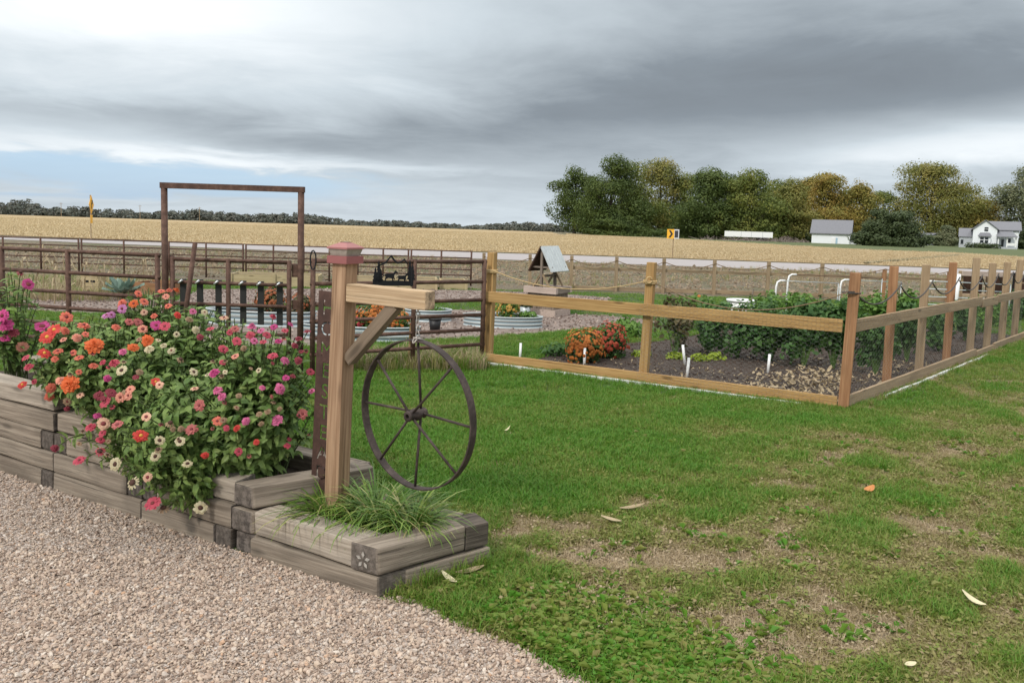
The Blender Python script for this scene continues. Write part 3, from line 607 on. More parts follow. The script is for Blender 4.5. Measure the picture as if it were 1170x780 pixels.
# ================================================================== FAR SETTING: woods, trees, farmyard
def rand_dir():
    v = Vector((random.gauss(0, 1), random.gauss(0, 1), random.gauss(0, 1))); return v.normalized()
def leaf_cloud(mb, c, rad, n, size, shell=.45, flat=1.0, droop=0.0):
    c = Vector(c)
    for _ in range(n):
        d = rand_dir(); r = shell+(1-shell)*random.random()**.6; p = c+Vector((d.x*rad[0], d.y*rad[1], d.z*rad[2]))*r
        nrm = (d+rand_dir()*.8+Vector((0, 0, .35))).normalized(); x = nrm.cross(rand_dir()).normalized(); y = nrm.cross(x)
        s_ = size*random.uniform(.5, 1.35); x = x*s_; y = y*s_*random.uniform(.45, .8)
        mb.add([p-x*.5, p-y*.5-x*.08, p+x*.55, p+y*.5+x*.05], [(0, 1, 2, 3)])
FOL = {
 'dark': leafy('foliage_dark_green', [(0.048, 0.074, 0.022), (0.072, 0.106, 0.026), (0.102, 0.142, 0.036), (0.138, 0.168, 0.043)], .35, nscale=.35, ind=.35),
 'mid': leafy('foliage_olive_green', [(0.085, 0.117, 0.029), (0.130, 0.166, 0.039), (0.195, 0.215, 0.049), (0.260, 0.247, 0.058)], .35, nscale=.3, ind=.35),
 'yellow': leafy('foliage_yellow_olive', [(.12, .14, .036), (.19, .195, .05), (.26, .24, .065), (.36, .29, .085)], .35, nscale=.3, ind=.25),
 'orange': leafy('foliage_orange_olive', [(0.156, 0.163, 0.042), (0.247, 0.221, 0.052), (0.338, 0.254, 0.065), (0.416, 0.267, 0.072)], .35, nscale=.3, ind=.35),
 'greyleaf': leafy('foliage_grey_green', [(0.102, 0.126, 0.066), (0.156, 0.180, 0.096), (0.216, 0.228, 0.126), (0.264, 0.258, 0.144)], .35, nscale=.3, ind=.4),
 'ever': leafy('foliage_evergreen', [(.045, .066, .028), (.066, .09, .036), (.09, .115, .044)], .2, nscale=.6),
 'woods': leafy('hazed_woods_foliage', [(.085, .108, .10), (.11, .125, .10), (.145, .135, .105), (.10, .12, .112)], .2, nscale=.01)}  # distance haze of the far woods is put into these leaf colours, paler and bluer
def tree(label, px, base, top, hw, kind, Yd=None, trunk=True, n=4200, low=.12, blobs=26, group=None, name='tree', leaf=.45, ry=.8, seed=0, cat='tree'):
    random.seed(hash(label) % 9973 if False else int(px*7+base))
    p = AY(px, base, Yd) if Yd else G(px, base); Y = p.y; sc = Y/F; H = (base-top)*sc*1.04; Rw = hw*sc*1.30; gz = tz(Y); p.z = gz
    th = thing(name, p, label, cat, group)
    mb = MB(); cl = []
    for i in range(blobs):
        u = i/blobs; z = low+(1-low)*(.06+.84*random.random()); prof = min(1.0, 1.6*(1-z))**.6*min(1, .75+z)
        a = random.uniform(0, 6.28); rr = Rw*prof*random.uniform(.2, .88)
        cl.append((Vector((rr*math.cos(a), rr*math.sin(a)*ry, z*H)), Rw*random.uniform(.20, .46), H*random.uniform(.07, .17)))
    cl.append((Vector((0, 0, H*.88)), Rw*.36, H*.115)); cl.append((Vector((-Rw*.66, 0, H*(low+.3))), Rw*.4, H*.17)); cl.append((Vector((Rw*.66, 0, H*(low+.33))), Rw*.4, H*.17)); cl.append((Vector((0, 0, H*.5)), Rw*.6, H*.34)); cl.append((Vector((0, 0, H*(low*.6+.18))), Rw*.7, H*.2))
    tot = sum(c[1]**2 for c in cl)
    for c, r, rz in cl:
        k = max(60, int(1.9*n*r*r/tot))
        leaf_cloud(mb, p+c, (r, r*ry, rz), int(k*2.1), leaf, .4)
        leaf_cloud(mb, p+c, (r*1.16, r*1.16*ry, rz*1.2), k//4, leaf*.8, .8)
    obj('crown', mb, FOL[kind], th)
    if trunk:
        t_ = MB(); r0 = max(.14, H*.022)
        t_.tube([p+Vector((0, 0, -.1)), p+Vector((.1, 0, H*.2)), p+Vector((.05, .1, H*.45)), p+Vector((0, 0, H*.78))], [r0*1.25, r0, r0*.7, r0*.2], 7)
        for c, r, rz in cl[:9]:
            b0 = p+Vector((.07, .05, H*random.uniform(.2, .4))); e = p+c*.9; t_.tube([b0, b0.lerp(e, .5)+Vector((0, 0, H*.03)), e], [r0*.45, r0*.3, r0*.1], 5, caps=False)
        obj('trunk', t_, M['bark'], th)
    return th
GR = 'big autumn trees of the grove beyond the field'
tree('sparse dark green tree at the left end of the grove with thin upper branches', 656, 267, 194, 26, 'dark', n=2600, low=.05, group=GR, blobs=20, leaf=.5)
tree('tall dense dark green tree second from the left end of the grove', 696, 269, 181, 33, 'dark', n=5200, low=.03, group=GR)
tree('tall yellow tinged tree right behind the yellow curve sign', 752, 270, 184, 37, 'yellow', n=5200, low=.02, group=GR)
tree('dark green tree filling the grove between the yellow tinged tree and the white trailer', 806, 271, 192, 35, 'dark', n=5200, low=.03, group=GR, Yd=164)
tree('olive yellow tree standing over the white trailer', 858, 273, 196, 34, 'mid', n=4600, low=.0, group=GR, Yd=160)
tree('smaller yellow green tree between the trailer and the white barn', 902, 275, 205, 27, 'yellow', n=3400, low=.0, group=GR, Yd=163)
tree('orange olive tree rising behind the roof of the white barn', 940, 276, 199, 31, 'orange', n=4200, low=.05, group=GR, Yd=172)
tree('thin orange tree between the white barn and the biggest round tree', 982, 278, 211, 22, 'orange', n=2300, low=.12, group=GR, Yd=170)
tree('biggest round olive yellow tree left of the farmhouse', 1060, 280, 189, 47, 'yellow', n=8500, low=.10, group=GR, Yd=186, blobs=40)
tree('tall grey green tree cut by the right edge behind the farmhouse', 1166, 281, 190, 34, 'greyleaf', n=3000, low=.2, group=GR, Yd=182, leaf=.5)
tree('low orange brown tree right behind the farmhouse roof', 1124, 281, 229, 34, 'orange', n=3200, low=.2, group=GR, Yd=186)
tree('mid green tree in the back of the grove left of the yellow tinged tree', 724, 268, 187, 28, 'mid', n=3400, low=.0, group=GR, Yd=178)
tree('dim olive tree in the back between the olive tree and the barn', 884, 274, 207, 30, 'mid', n=3000, low=.0, group=GR, Yd=182)
tree('faint green tree in the gap left of the farmhouse', 1100, 280, 236, 20, 'greyleaf', n=1700, low=.15, group=GR, Yd=188)
for lb, px, ba, to, hw, kd in (('shadowed dark tree in the back row between the first two grove trees', 676, 268, 203, 30, 'dark'), ('shadowed olive tree in the back row right of the yellow tinged tree', 780, 270, 198, 32, 'mid'), ('shadowed green tree in the back row above the left end of the trailer', 832, 272, 201, 32, 'dark'),
        ('shadowed olive tree in the back row above the right end of the trailer', 880, 274, 208, 28, 'mid'), ('shadowed orange tinged tree in the back row behind the left end of the barn', 922, 275, 206, 26, 'orange'), ('shadowed olive tree in the back row behind the right end of the barn', 964, 277, 218, 26, 'mid'), ('shadowed olive tree in the back row left of the biggest round tree', 1006, 279, 222, 26, 'mid')):
    tree(lb, px, ba, to, hw, kd, n=3000, low=.0, group=GR, Yd=190)
SH = 'dark shrubs and small evergreens along the farmyard'
for lb, px, ba, to, hw, kd in (('dark rounded evergreen left of the biggest round tree and right of the barn', 1002, 281, 240, 24, 'ever'), ('wide dark evergreen in front of the biggest round tree', 1030, 282, 242, 27, 'ever'),
        ('dark bush at the right edge beside the farmhouse porch', 1175, 285, 252, 13, 'ever'), ('low dark undergrowth bush left of the yellow curve sign', 712, 270, 248, 38, 'dark'), ('low dark undergrowth bush between the yellow curve sign and the trailer', 795, 272, 244, 38, 'dark'),
        ('dark undergrowth bush behind the trailer', 862, 273, 238, 40, 'dark'), ('dark undergrowth bush left of the barn', 908, 276, 246, 24, 'ever'), ('grey green shrub under the right side of the biggest round tree', 1080, 279, 256, 12, 'greyleaf')):
    tree(lb, px, ba, to, hw, kd, trunk=False, n=2200, low=-.1, blobs=10, group=SH, name='shrub', leaf=.42, cat='shrub', Yd=None if kd == 'ever' else 170)
# far woods: one mass nobody could count
random.seed(5); mb = MB()
for i in range(900):
    x = random.uniform(-640, 700); Y = random.uniform(640, 720)-x*.06; zt = tz(Y); h = 5.8+1.4*math.sin(x*.021)+1.3*math.sin(x*.063+1)+random.uniform(-1.5, 2.2)+max(0, -x-150)*.014
    if x < -430 and random.random() < .3: h += 4
    leaf_cloud(mb, (x, Y, zt+h*.5), (random.uniform(5, 9), 5, h*.55), 120, 2.6, .5)
    leaf_cloud(mb, (x, Y, zt+h*.95), (random.uniform(2.5, 5), 4, h*.14), 30, 1.8, .3)
tag(obj('far_woods', mb, FOL['woods']), 'dim line of far woods along the horizon', 'woods', kind='stuff')
# far utility poles against the woods
for px, lb in ((70, 'thin far utility pole left of the yellow sign'), (160, 'thin far utility pole between the yellow sign and the pipe arch'), (228, 'thin far utility pole seen inside the pipe arch')):
    p = AY(px, 246, 380); p.z = tz(380); o = obj('utility_pole', MB().tube([p, p+Vector((0, 0, 7.5))], [.14, .1], 6).box(p+Vector((0, 0, 7)), (1.8, .1, .12)), M['far_wood']); tag(o, lb, 'pole', 'far utility poles')

def sp_box(mb, O, ex, ey, u0, u1, v0, v1, z0, z1):
    O = Vector(O); vs = [O+ex*u+ey*v+Vector((0, 0, z)) for z in (z0, z1) for u, v in ((u0, v0), (u1, v0), (u1, v1), (u0, v1))]
    return mb.add(vs, [(3, 2, 1, 0), (4, 5, 6, 7), (0, 1, 5, 4), (1, 2, 6, 5), (2, 3, 7, 6), (3, 0, 4, 7)])
def gable(mb, O, ex, ey, u0, u1, v0, v1, z0, z1, along='u', ov=.3, th=.16):
    """two roof slabs, ridge along ex ('u') or ey ('v')"""
    O = Vector(O)
    if along == 'v': return gable(mb, O, ey, ex, v0, v1, u0, u1, z0, z1, 'u', ov, th)
    vm = (v0+v1)/2
    for va, sg in ((v0, -1), (v1, 1)):
        sl = (z1-z0)/(vm-v0); a = va+sg*ov; za = z0-sl*ov
        q = [O+ex*u+ey*v+Vector((0, 0, z)) for u, v, z in ((u0-ov, a, za), (u1+ov, a, za), (u1+ov, vm, z1), (u0-ov, vm, z1))]
        mb.add([p for p in q]+[p+Vector((0, 0, th)) for p in q], [(0, 1, 2, 3), (7, 6, 5, 4), (0, 4, 5, 1), (1, 5, 6, 2), (2, 6, 7, 3), (3, 7, 4, 0)])
    return mb
def gable_wall(mb, O, ex, ey, u0, u1, v0, v1, z0, z1, z2):
    """walls with gable ends across ex (ridge along ey)"""
    O = Vector(O); um = (u0+u1)/2
    f = [O+ex*u+ey*v0+Vector((0, 0, z)) for u, z in ((u0, z0), (u1, z0), (u1, z1), (um, z2), (u0, z1))]; bk = [p+ey*(v1-v0) for p in f]; n = 5
    return mb.add(f+bk, [tuple(range(n))[::-1], tuple(range(n, 2*n))]+[(i, (i+1) % n, n+(i+1) % n, n+i) for i in range(n)])
# white barn: long side towards the field, gable end with a small porch at the right
p0 = AY(927, 277.2, 150); p0.z = 0; s_ = p0.y/F*1.03; ex = Vector((.90, -.43, 0)).normalized(); ey = Vector((-ex.y, ex.x, 0)); wB = 38.5*s_
th = thing('barn', p0, 'white gabled barn with a grey roof in front of the grove', 'barn')
hw_, hr_ = 11.6*s_, 25.3*s_
mb = MB(); gable_wall(mb, p0, ey, ex, 0, 6.5, 0, wB, 0, hw_, hr_-.1); obj('wall', mb, M['siding'], th)
rf = MB(); gable(rf, p0, ex, ey, 0, wB, 0, 6.5, hw_+.02, hr_, 'u', .35); obj('roof', rf, M['shingle'], th)
dr_ = obj('door', sp_box(MB(), p0, ex, ey, 20*s_, 24.5*s_, -.12, .0, 0, 6.5*s_), M['white'], th); obj('frame', sp_box(MB(), p0, ex, ey, 24.6*s_, 26.4*s_, -.09, .0, 0, 6.4*s_), plain('pale_blue_panel', (.36, .50, .60), .5), dr_)
po = obj('porch', sp_box(MB(), p0, ex, ey, wB+.02, wB+1.2, 1.2, 4.4, 0, 4.8*s_), M['siding'], th); obj('roof', sp_box(MB(), p0, ex, ey, wB+.02, wB+1.7, .9, 4.8, 4.85*s_, 7.8*s_), M['shingle'], po)
# farmhouse
p0 = AY(1110, 281.6, 152); p0.z = 0; s_ = p0.y/F*1.06; ex = Vector((.87, -.50, 0)).normalized(); ey = Vector((-ex.y, ex.x, 0)); U = lambda px: (px-1110)*s_*.87
th = thing('farmhouse', p0, 'white farmhouse with a front gable, side wing and porch at the right edge', 'house')
zt_ = 29.2*s_; ze = 20.5*s_
mb = MB(); gable_wall(mb, p0, ex, ey, U(1110.5), U(1135.5), 0, 6, 0, ze, zt_); sp_box(mb, p0, ex, ey, U(1135.6), U(1158), 1.6, 6.5, 0, 18.5*s_); obj('wall', mb, M['siding'], th)
rf = MB(); gable(rf, p0, ex, ey, U(1110.5), U(1135.5), 0, 8, ze+.03, zt_+.08, 'v', .35, .14); obj('roof', rf, M['shingle'], th)
rf = MB(); gable(rf, p0, ex, ey, U(1128), U(1159), 1.5, 8.5, 20*s_, 28.6*s_, 'u', .3, .16); obj('roof', rf, M['shingle'], th)
mb = MB(); sp_box(mb, p0, ex, ey, U(1096.5), U(1110.4), 1.0, 5.5, 0, 12*s_); wg = obj('side_wing', mb, M['siding_grey'], th); rf = MB(); gable(rf, p0, ex, ey, U(1096.5), U(1110.3), 1.0, 6.5, 12*s_, 20.5*s_, 'u', .2, .12); obj('roof', rf, M['shingle'], wg)
obj('window', sp_box(MB(), p0, ex, ey, U(1098.2), U(1101), .93, .995, 4*s_, 8.5*s_), M['glass'], wg)
by = obj('bay', sp_box(MB(), p0, ex, ey, U(1116.5), U(1129.2), -.7, -.01, 2.5*s_, 12.4*s_), M['siding'], th); rf = MB(); q = [p0+ex*u+ey*v+Vector((0, 0, z)) for u, v, z in ((U(1115.5), -1.1, 12.45*s_), (U(1130), -1.1, 12.45*s_), (U(1128), -.02, 16*s_), (U(1118), -.02, 16*s_))]; rf.add(q+[x+Vector((0, 0, .12)) for x in q], [(0, 1, 2, 3), (7, 6, 5, 4), (0, 4, 5, 1), (1, 5, 6, 2), (2, 6, 7, 3), (3, 7, 4, 0)]); obj('roof', rf, M['shingle'], by)
for a, b_ in ((1118.3, 1122.0), (1123.2, 1126.8)):
    w_ = obj('window', sp_box(MB(), p0, ex, ey, U(a), U(b_), -.78, -.71, 6*s_, 11.6*s_), M['glass'], by); obj('frame', sp_box(MB(), p0, ex, ey, U(a), U(b_), -.82, -.785, 8.6*s_, 9.1*s_), M['white'], w_)
w_ = obj('window', sp_box(MB(), p0, ex, ey, U(1122), U(1126), -.08, -.005, 18.2*s_, 22.4*s_), M['glass'], th); obj('frame', sp_box(MB(), p0, ex, ey, U(1122), U(1126), -.12, -.085, 20.2*s_, 20.6*s_), M['white'], w_)
pr = obj('porch', sp_box(MB(), p0, ex, ey, U(1135.7), U(1155), -.6, 1.55, -.3, .4), M['siding_grey'], th)
for u in (1136.5, 1145.5, 1154.3): obj('post', sp_box(MB(), p0, ex, ey, U(u), U(u)+.22, -.55, -.33, .41, 12.2*s_), M['white'], pr)
obj('railing', sp_box(MB(), p0, ex, ey, U(1146.8), U(1154.2), -.5, -.4, 3.6*s_, 6.4*s_), M['white'], pr)
q = [p0+ex*u+ey*v+Vector((0, 0, z)) for u, v, z in ((U(1135), -1.0, 12.3*s_), (U(1156.5), -1.0, 12.3*s_), (U(1150), 1.5, 18.6*s_), (U(1135), 1.5, 18.6*s_))]
obj('roof', MB().add(q+[x+Vector((0, 0, .15)) for x in q], [(0, 1, 2, 3), (7, 6, 5, 4), (0, 4, 5, 1), (1, 5, 6, 2), (2, 6, 7, 3), (3, 7, 4, 0)]), M['shingle'], pr)
obj('window', sp_box(MB(), p0, ex, ey, U(1147), U(1150.5), 1.5, 1.595, 5*s_, 11*s_), M['glass'], th); obj('door', sp_box(MB(), p0, ex, ey, U(1141), U(1143.5), 1.5, 1.595, .42, 10*s_), M['glass'], th)
hd = MB(); random.seed(3); [leaf_cloud(hd, p0+ex*U(u)+ey*-1.6+Vector((0, 0, .5)), (.9, .6, .65), 130, .3, .4) for u in np.arange(1107, 1136, 3.2)]
tag(obj('hedge', hd, FOL['ever']), 'low dark clipped hedge along the front of the farmhouse', 'hedge')
# grey shed half hidden
p0 = G(1058, 279); s_ = p0.y/F; p0 = AY(1058, 278, 172); s_ = 172/F; p0.z = 0
th = thing('shed', p0, 'grey shed half hidden behind the biggest round tree', 'shed'); mb = MB(); gable_wall(mb, p0, Vector((1, 0, 0)), Vector((0, 1, 0)), 0, 22*s_, 0, 5, 0, 9*s_, 13.5*s_); obj('wall', mb, M['siding_grey'], th)
rf = MB(); gable(rf, p0, Vector((1, 0, 0)), Vector((0, 1, 0)), 0, 22*s_, 0, 5, 9.05*s_, 13.7*s_, 'v', .3, .12); obj('roof', rf, M['shingle'], th)
# white trailer and the brush heap before it
p0 = AY(827.5, 274.0, 150.0); p0.z = 0; s_ = p0.y/F
th = thing('semi_trailer', p0, 'long white box trailer parked before the dark grove', 'trailer'); X, Y_ = Vector((.963, -.27, 0)), Vector((.27, .963, 0))
bx_ = obj('box', sp_box(MB(), p0, X, Y_, 0, 52*s_, 0, 2.5, .75, 10.6*s_), M['white'], th)
for u in (18, 29, 41): obj('panel_seam', sp_box(MB(), p0, X, Y_, u*s_, u*s_+.05, -.02, -.002, .8, 10.5*s_), M['siding_grey'], bx_)
for u in (40, 45):
    q = p0+X*u*s_; obj('wheel', MB().tube([q+Vector((0, .1, .45)), q+Vector((0, .5, .45))], .45, 12), M['black_metal'], th)
obj('leg', sp_box(MB(), p0, X, Y_, 10*s_, 10*s_+.2, .3, .5, 0, .8), M['black_metal'], th)
br = MB(); random.seed(9)
for i in range(420):
    px = random.choice((random.uniform(798, 925), random.gauss(862, 12), random.gauss(898, 8))); p = G(px, 274.9+random.uniform(0, .8)+(px-860)*.03); d = rand_dir(); d.z = abs(d.z)*.5; L = random.uniform(.8, 2.6); br.tube([p, p+d*L], [.07, .03], 4)
M['brush'] = plain('dead_brush', (.20, .165, .14), .9, 0, .3); tag(obj('brush_heap', br, M['brush']), 'grey brown heap of dead branches in front of the trailer', 'brush', kind='stuff')
mb = MB(); p = G(899, 276.5); random.seed(2); leaf_cloud(mb, p+Vector((0, 0, .5)), (1.6, 1.2, .8), 420, .3, .3); tag(obj('brush_mound', mb, plain('brown_brush', (.13, .10, .085), .9, 0, .3)), 'rounded brown mound of brush right of the trailer', 'brush')

# ---- road signs
def road_sign_post(th, p, h, m='bolt'): return obj('post', MB().box(p+Vector((0, 0, h/2)), (.05, .04, h)), M['far_wood'], th)
p = AY(104, 271.5, 45.5); p.z = 0
th = thing('road_sign', p, 'yellow diamond warning sign with a small plate below, seen nearly edge on by the road', 'road sign'); road_sign_post(th, p, 2.7)
q = Matrix.Rotation(R(106), 3, 'Z'); ex = q @ Vector((1, 0, 0)); ez = Vector((0, 0, 1)); nn = ex.cross(ez); c = p+Vector((0, 0, 2.12))+nn*.05
dm = obj('diamond_plate', MB().prism([(-.56, 0), (0, -.56), (.56, 0), (0, .56)], c, ex, ez, .02), M['yellow'], th)
obj('curve_arrow', MB().prism([(-.06, -.26), (.03, -.26), (.03, .02), (.14, .10), (.22, .02), (.24, .28), (-.02, .24), (.07, .17), (-.06, .06)], c+nn*.02, ex, ez, .01), M['sign_black'], dm)
obj('speed_plate', MB().box(c+Vector((0, 0, -.86)), (.42, .02, .5), R(106)), M['yellow'], th)
p = AY(768, 300, 45.2); p.z = 0
th = thing('curve_sign', p, 'yellow chevron curve sign paired with the white rimmed back of another plate on one post', 'road sign'); road_sign_post(th, p, 1.75)
def plate(th, a, off, mface):
    ex = Matrix.Rotation(R(a), 3, 'Z') @ Vector((1, 0, 0)); ez = Vector((0, 0, 1)); n_ = ex.cross(ez); c = p+Vector((off, -.06, 1.46)); return ex, ez, n_, c
ex, ez, n_, c = plate(th, -18, -.19, 0); pl = obj('chevron_plate', MB().prism([(-.21, -.28), (.21, -.28), (.21, .28), (-.21, .28)], c, ex, ez, .02), M['yellow'], th)
obj('chevron', MB().prism([(-.12, -.22), (.0, -.22), (.14, 0), (.0, .22), (-.12, .22), (.02, 0)], c+n_*.016, ex, ez, .008), M['sign_black'], pl)
ex, ez, n_, c = plate(th, 24, .17, 0); pl = obj('back_plate', MB().prism([(-.17, -.28), (.17, -.28), (.17, .28), (-.17, .28)], c, ex, ez, .02), M['sign_rim'], th)
obj('back_panel', MB().prism([(-.15, -.21), (.10, -.21), (.10, .21), (-.15, .21)], c+n_*.016, ex, ez, .008), M['sign_back'], pl)

# ================================================================== FENCES
# far pipe panels
def pipe_panel(a, b, zs, r, label, group, mids=(.5,), rp=None, name='pipe_fence_panel', foot=0.0, rails=None):
    a, b = Vector(a), Vector(b); th = thing(name, a, label, 'fence panel', group); rp = rp or r*1.35
    for z in zs: obj('rail', smooth(MB().tube([a+Vector((0, 0, z)), b+Vector((0, 0, z))], r, 8).mesh('rail')), M['pipe'], th)
    d = (b-a).normalized()
    for q in (a+d*rp, b-d*rp)+tuple(a.lerp(b, f) for f in mids): obj('post', smooth(MB().tube([q+Vector((0, 0, foot)), q+Vector((0, 0, max(zs)+r*1.2))], rp, 8).mesh('post')), M['pipe'], th)
    return th
FB = [-40, 92, 192, 280, 346, 408, 469, 541]
lbs = ['leftmost far pipe panel before the road at the left edge', 'far pipe panel seen right behind the yellow road sign post', 'far pipe panel seen just inside the left post of the arch', 'far pipe panel filling the right half of the arch', 'far pipe panel seen behind the pink capped post', 'far pipe panel behind the horse cutout', 'last far pipe panel, ending left of the pale fence post']
for i in range(7):
    ya, yb = 20.6+.05*i, 20.65+.05*i
    a, b_ = AY(FB[i], 275+.0314*FB[i], 20.6), AY(FB[i+1], 275+.0314*FB[i+1], 20.6); a.z = b_.z = 0
    pipe_panel(a, b_-Vector((.03, 0, 0)), (.94, .76, .60, .44, .28), .017, lbs[i], 'pipe panels of the far fence', (.33, .66) if i == 0 else (.5,), rp=.025)
# far wooden posts with rope, mid rail and bottom board
FP = [552, 605, 652, 703, 757, 815, 876, 937, 1008, 1082]; pts = []
for px in FP: p = AY(px, 334+(px-652)*.028, 20.2); p.z = 0; pts.append(p)
desc = ['nearly hidden by the pale front post', 'behind the left roof slope of the wishing well', 'just right of the wishing well', 'second right of the wishing well', 'left of the yellow curve sign and behind the middle front post', 'halfway between the curve sign and the trailer', 'below the right end of the trailer', 'below the barn', 'reddish, behind the corner post', 'reddish, near the produce stand']
for i, p in enumerate(pts):
    rd = i >= 8; o = beam('fence_post', p+Vector((0, 0, -.05)), p+Vector((random.uniform(-.015, .015), 0, .93 if not rd else .82)), .085, .085, M['pine_red'] if rd else M['far_wood'], None, .006, side=(0, 1, 0))
    tag(o, 'far wooden fence post '+desc[i], 'fence post', 'posts of the far wooden fence')
rp_ = MB()
for a, b_ in zip(pts[:-1], pts[1:]):
    rp_.tube([a.lerp(b_, t_)+Vector((0, -.05, .84-.16*4*t_*(1-t_)*.9)) for t_ in np.linspace(0, 1, 9)], .011, 5)
tag(obj('rope', rp_, M['rope']), 'thin rope sagging between the far wooden posts', 'rope')
for nm, z, h, lb in (('rail', .60, .085, 'wooden middle rail nailed along the far wooden posts'), ('bottom_board', .07, .11, 'low wooden board along the foot of the far wooden posts')):
    th = thing('fence_rail' if nm == 'rail' else 'ground_board', pts[1], lb, 'board')
    for a, b_ in zip(pts[1:-1], pts[2:]): beam('board', a+Vector((0, .065, z)), b_+Vector((-.004, .065, z)), .03, h, M['far_wood'], th, .003)

# corral panels and the gate, rusty pipe
ZR = (1.25, 1.01, .79, .61, .43, .25)
def gp(px, Y): p = AY(px, 400, Y); p.z = 0; return p
a0, a1, a2 = gp(-70, 8.75), gp(3, 8.65), gp(183.5, 8.15)
pipe_panel(a0, a1, ZR, .022, 'rusty corral panel cut by the left edge of the picture', 'rusty corral panels', (), .028, 'corral_panel')
pipe_panel(a1, a2, ZR, .022, 'rusty corral panel left of the tall pipe arch with one middle post', 'rusty corral panels', (.44,), .028, 'corral_panel')
b0_, b1_ = gp(354, 7.95), gp(553, 9.05)
pipe_panel(b0_, b1_, ZR, .022, 'rusty corral panel between the pipe arch and the wooden garden fence', 'rusty corral panels', (.56,), .028, 'corral_panel')
# arch
l, r_ = gp(189.5, 8.0), gp(343, 8.0); hz_ = 2.0
th = thing('pipe_arch', l, 'tall rusty pipe arch over the corral gate', 'gate arch')
for q in (l, r_): obj('post', smooth(MB().tube([q, q+Vector((0, 0, hz_-.03))], .033, 10).mesh('post')), M['pipe'], th)
obj('crossbar', MB().box((l+r_)/2+Vector((0, 0, hz_)), ((r_-l).length+.07, .06, .06), math.atan2((r_-l).y, (r_-l).x)), M['pipe'], th)
obj('post', smooth(MB().tube([l+Vector((.055, .05, 0)), l+Vector((.055, .05, 1.26))], .024, 8).mesh('post')), M['pipe'], th)
q = r_+Vector((-.055, 0, 1.14)); obj('hinge', MB().box(q, (.07, .03, .13)), M['pipe'], th); obj('hinge', MB().box(q+Vector((.0, 0, -.36)), (.06, .03, .1)), M['pipe'], th)
# gate leaf
gl, gr_ = gp(196, 8.0), gp(332, 7.97); th = thing('gate', gl, 'rusty pipe gate leaf under the arch with black slats bolted on it', 'gate')
for z in (1.23, .985, .755, .45, .2): obj('rail', smooth(MB().tube([gl+Vector((0, 0, z)), gr_+Vector((0, 0, z))], .02, 8).mesh('rail')), M['pipe'], th)
for f, rr in ((.015, .024), (.48, .026), (.985, .026)): q = gl.lerp(gr_, f); obj('post', smooth(MB().tube([q+Vector((0, 0, .1)), q+Vector((0, 0, 1.25))], rr, 8).mesh('post')), M['pipe'], th)
for px in (210, 229, 250, 278, 298, 319.5):
    q = gp(px, 8.035); s1 = obj('slat', MB().box(q+Vector((0, -.0, .78)), (.062, .022, .47)), M['slat'], th)
    obj('bolt', smooth(MB().tube([q+Vector((-.02, -.07, .975)), q+Vector((.02, -.07, 1.01))], .012, 8).mesh('bolt')), M['bolt'], s1)
q0, q1 = AY(209, 356, 7.85), AY(223, 277, 7.85); o = obj('loose_pipe', smooth(MB().tube([Vector((q0.x-.07, q0.y, .0)), q1], .026, 8).mesh('loose_pipe')), M['pipe']); tag(o, 'loose rusty pipe leaning against the gate beside the left arch post', 'pipe')
# chain at the latch
cp_ = MB(); c = AY(358, 297, 7.85)
cp_.tube([c+Vector((.03*math.cos(a), -.01, .10*math.sin(a))) for a in np.linspace(0, 6.28, 14)[:-1]], .008, 5, closed=True); tag(obj('latch_chain', cp_, M['black_metal']), 'loop of dark chain over the end post of the corral panel right of the arch', 'chain')
# horse cutout hanging on the corral panel
f_ = .56; pc = b0_.lerp(b1_, f_); ex = (b1_-b0_).normalized(); O = AY(450, 326, 8.32); ez = Vector((0, 0, 1)); k = 8.32/F
th = thing('horse_cutout', O, 'black metal cutout of running horses, pines and hills hanging on the corral panel', 'metal cutout')
def cut(nm, poly, dx=0): obj(nm, MB().prism([((x+dx)*k, y*k) for x, y in poly], O+Vector((0, -.01*len(th.children), 0)) if False else O, ex, ez, .006), M['black_metal'], th)
cut('base_strip', [(-25.5, 0), (24, -1), (24, 4), (8, 5.5), (-25.5, 6)])
horse = [(-8, 0), (-7, 0), (-5.6, 3.2), (-3.2, 4), (1.2, 3.6), (2.6, 0), (3.6, .2), (3.4, 4.2), (5.0, 1.8), (5.8, 2.2), (4.4, 5.4), (4.6, 7.6), (6.4, 10.2), (8.8, 9.2), (9.4, 10.2), (7.4, 12.4), (5.8, 13.2), (3.2, 9.6), (-3.6, 9.4), (-6.2, 9.2), (-9.8, 7), (-10.2, 5.6), (-7.4, 6.8), (-6.6, 5.6)]
cut('running_horse', [(x*.95, y*.95+4.6) for x, y in horse], -4); cut('running_horse', [(x*.82, y*.8+3.6) for x, y in horse], 11)
def pine(h): return [(-1, 0), (1, 0), (1, h*.08), (3.6, h*.1), (1.6, h*.3), (3.0, h*.32), (1.3, h*.52), (2.3, h*.54), (.8, h*.76), (1.4, h*.78), (0, h), (-1.4, h*.78), (-.8, h*.76), (-2.3, h*.54), (-1.3, h*.52), (-3.0, h*.32), (-1.6, h*.3), (-3.6, h*.1), (-1, h*.08)]
for dx, h in ((-22.5, 17), (-18.5, 25), (-16, 15), (19.5, 26), (23, 20)): cut('pine_tree_shape', [(x, y+4) for x, y in pine(h)], dx)
cut('hill_line', [(-21, 22), (-11, 27), (-5.6, 33), (-3.5, 35), (-.5, 31), (4, 26.5), (9, 28), (12.6, 31), (17, 24), (17, 22.4), (12.4, 28.6), (8.6, 26.2), (4, 24.6), (-1, 28.4), (-4, 32.4), (-10, 25.2), (-21, 20.4)])
obj('stem', MB().box(O+Vector((.19, .015, .1)), (.016, .008, .22)), M['black_metal'], th)
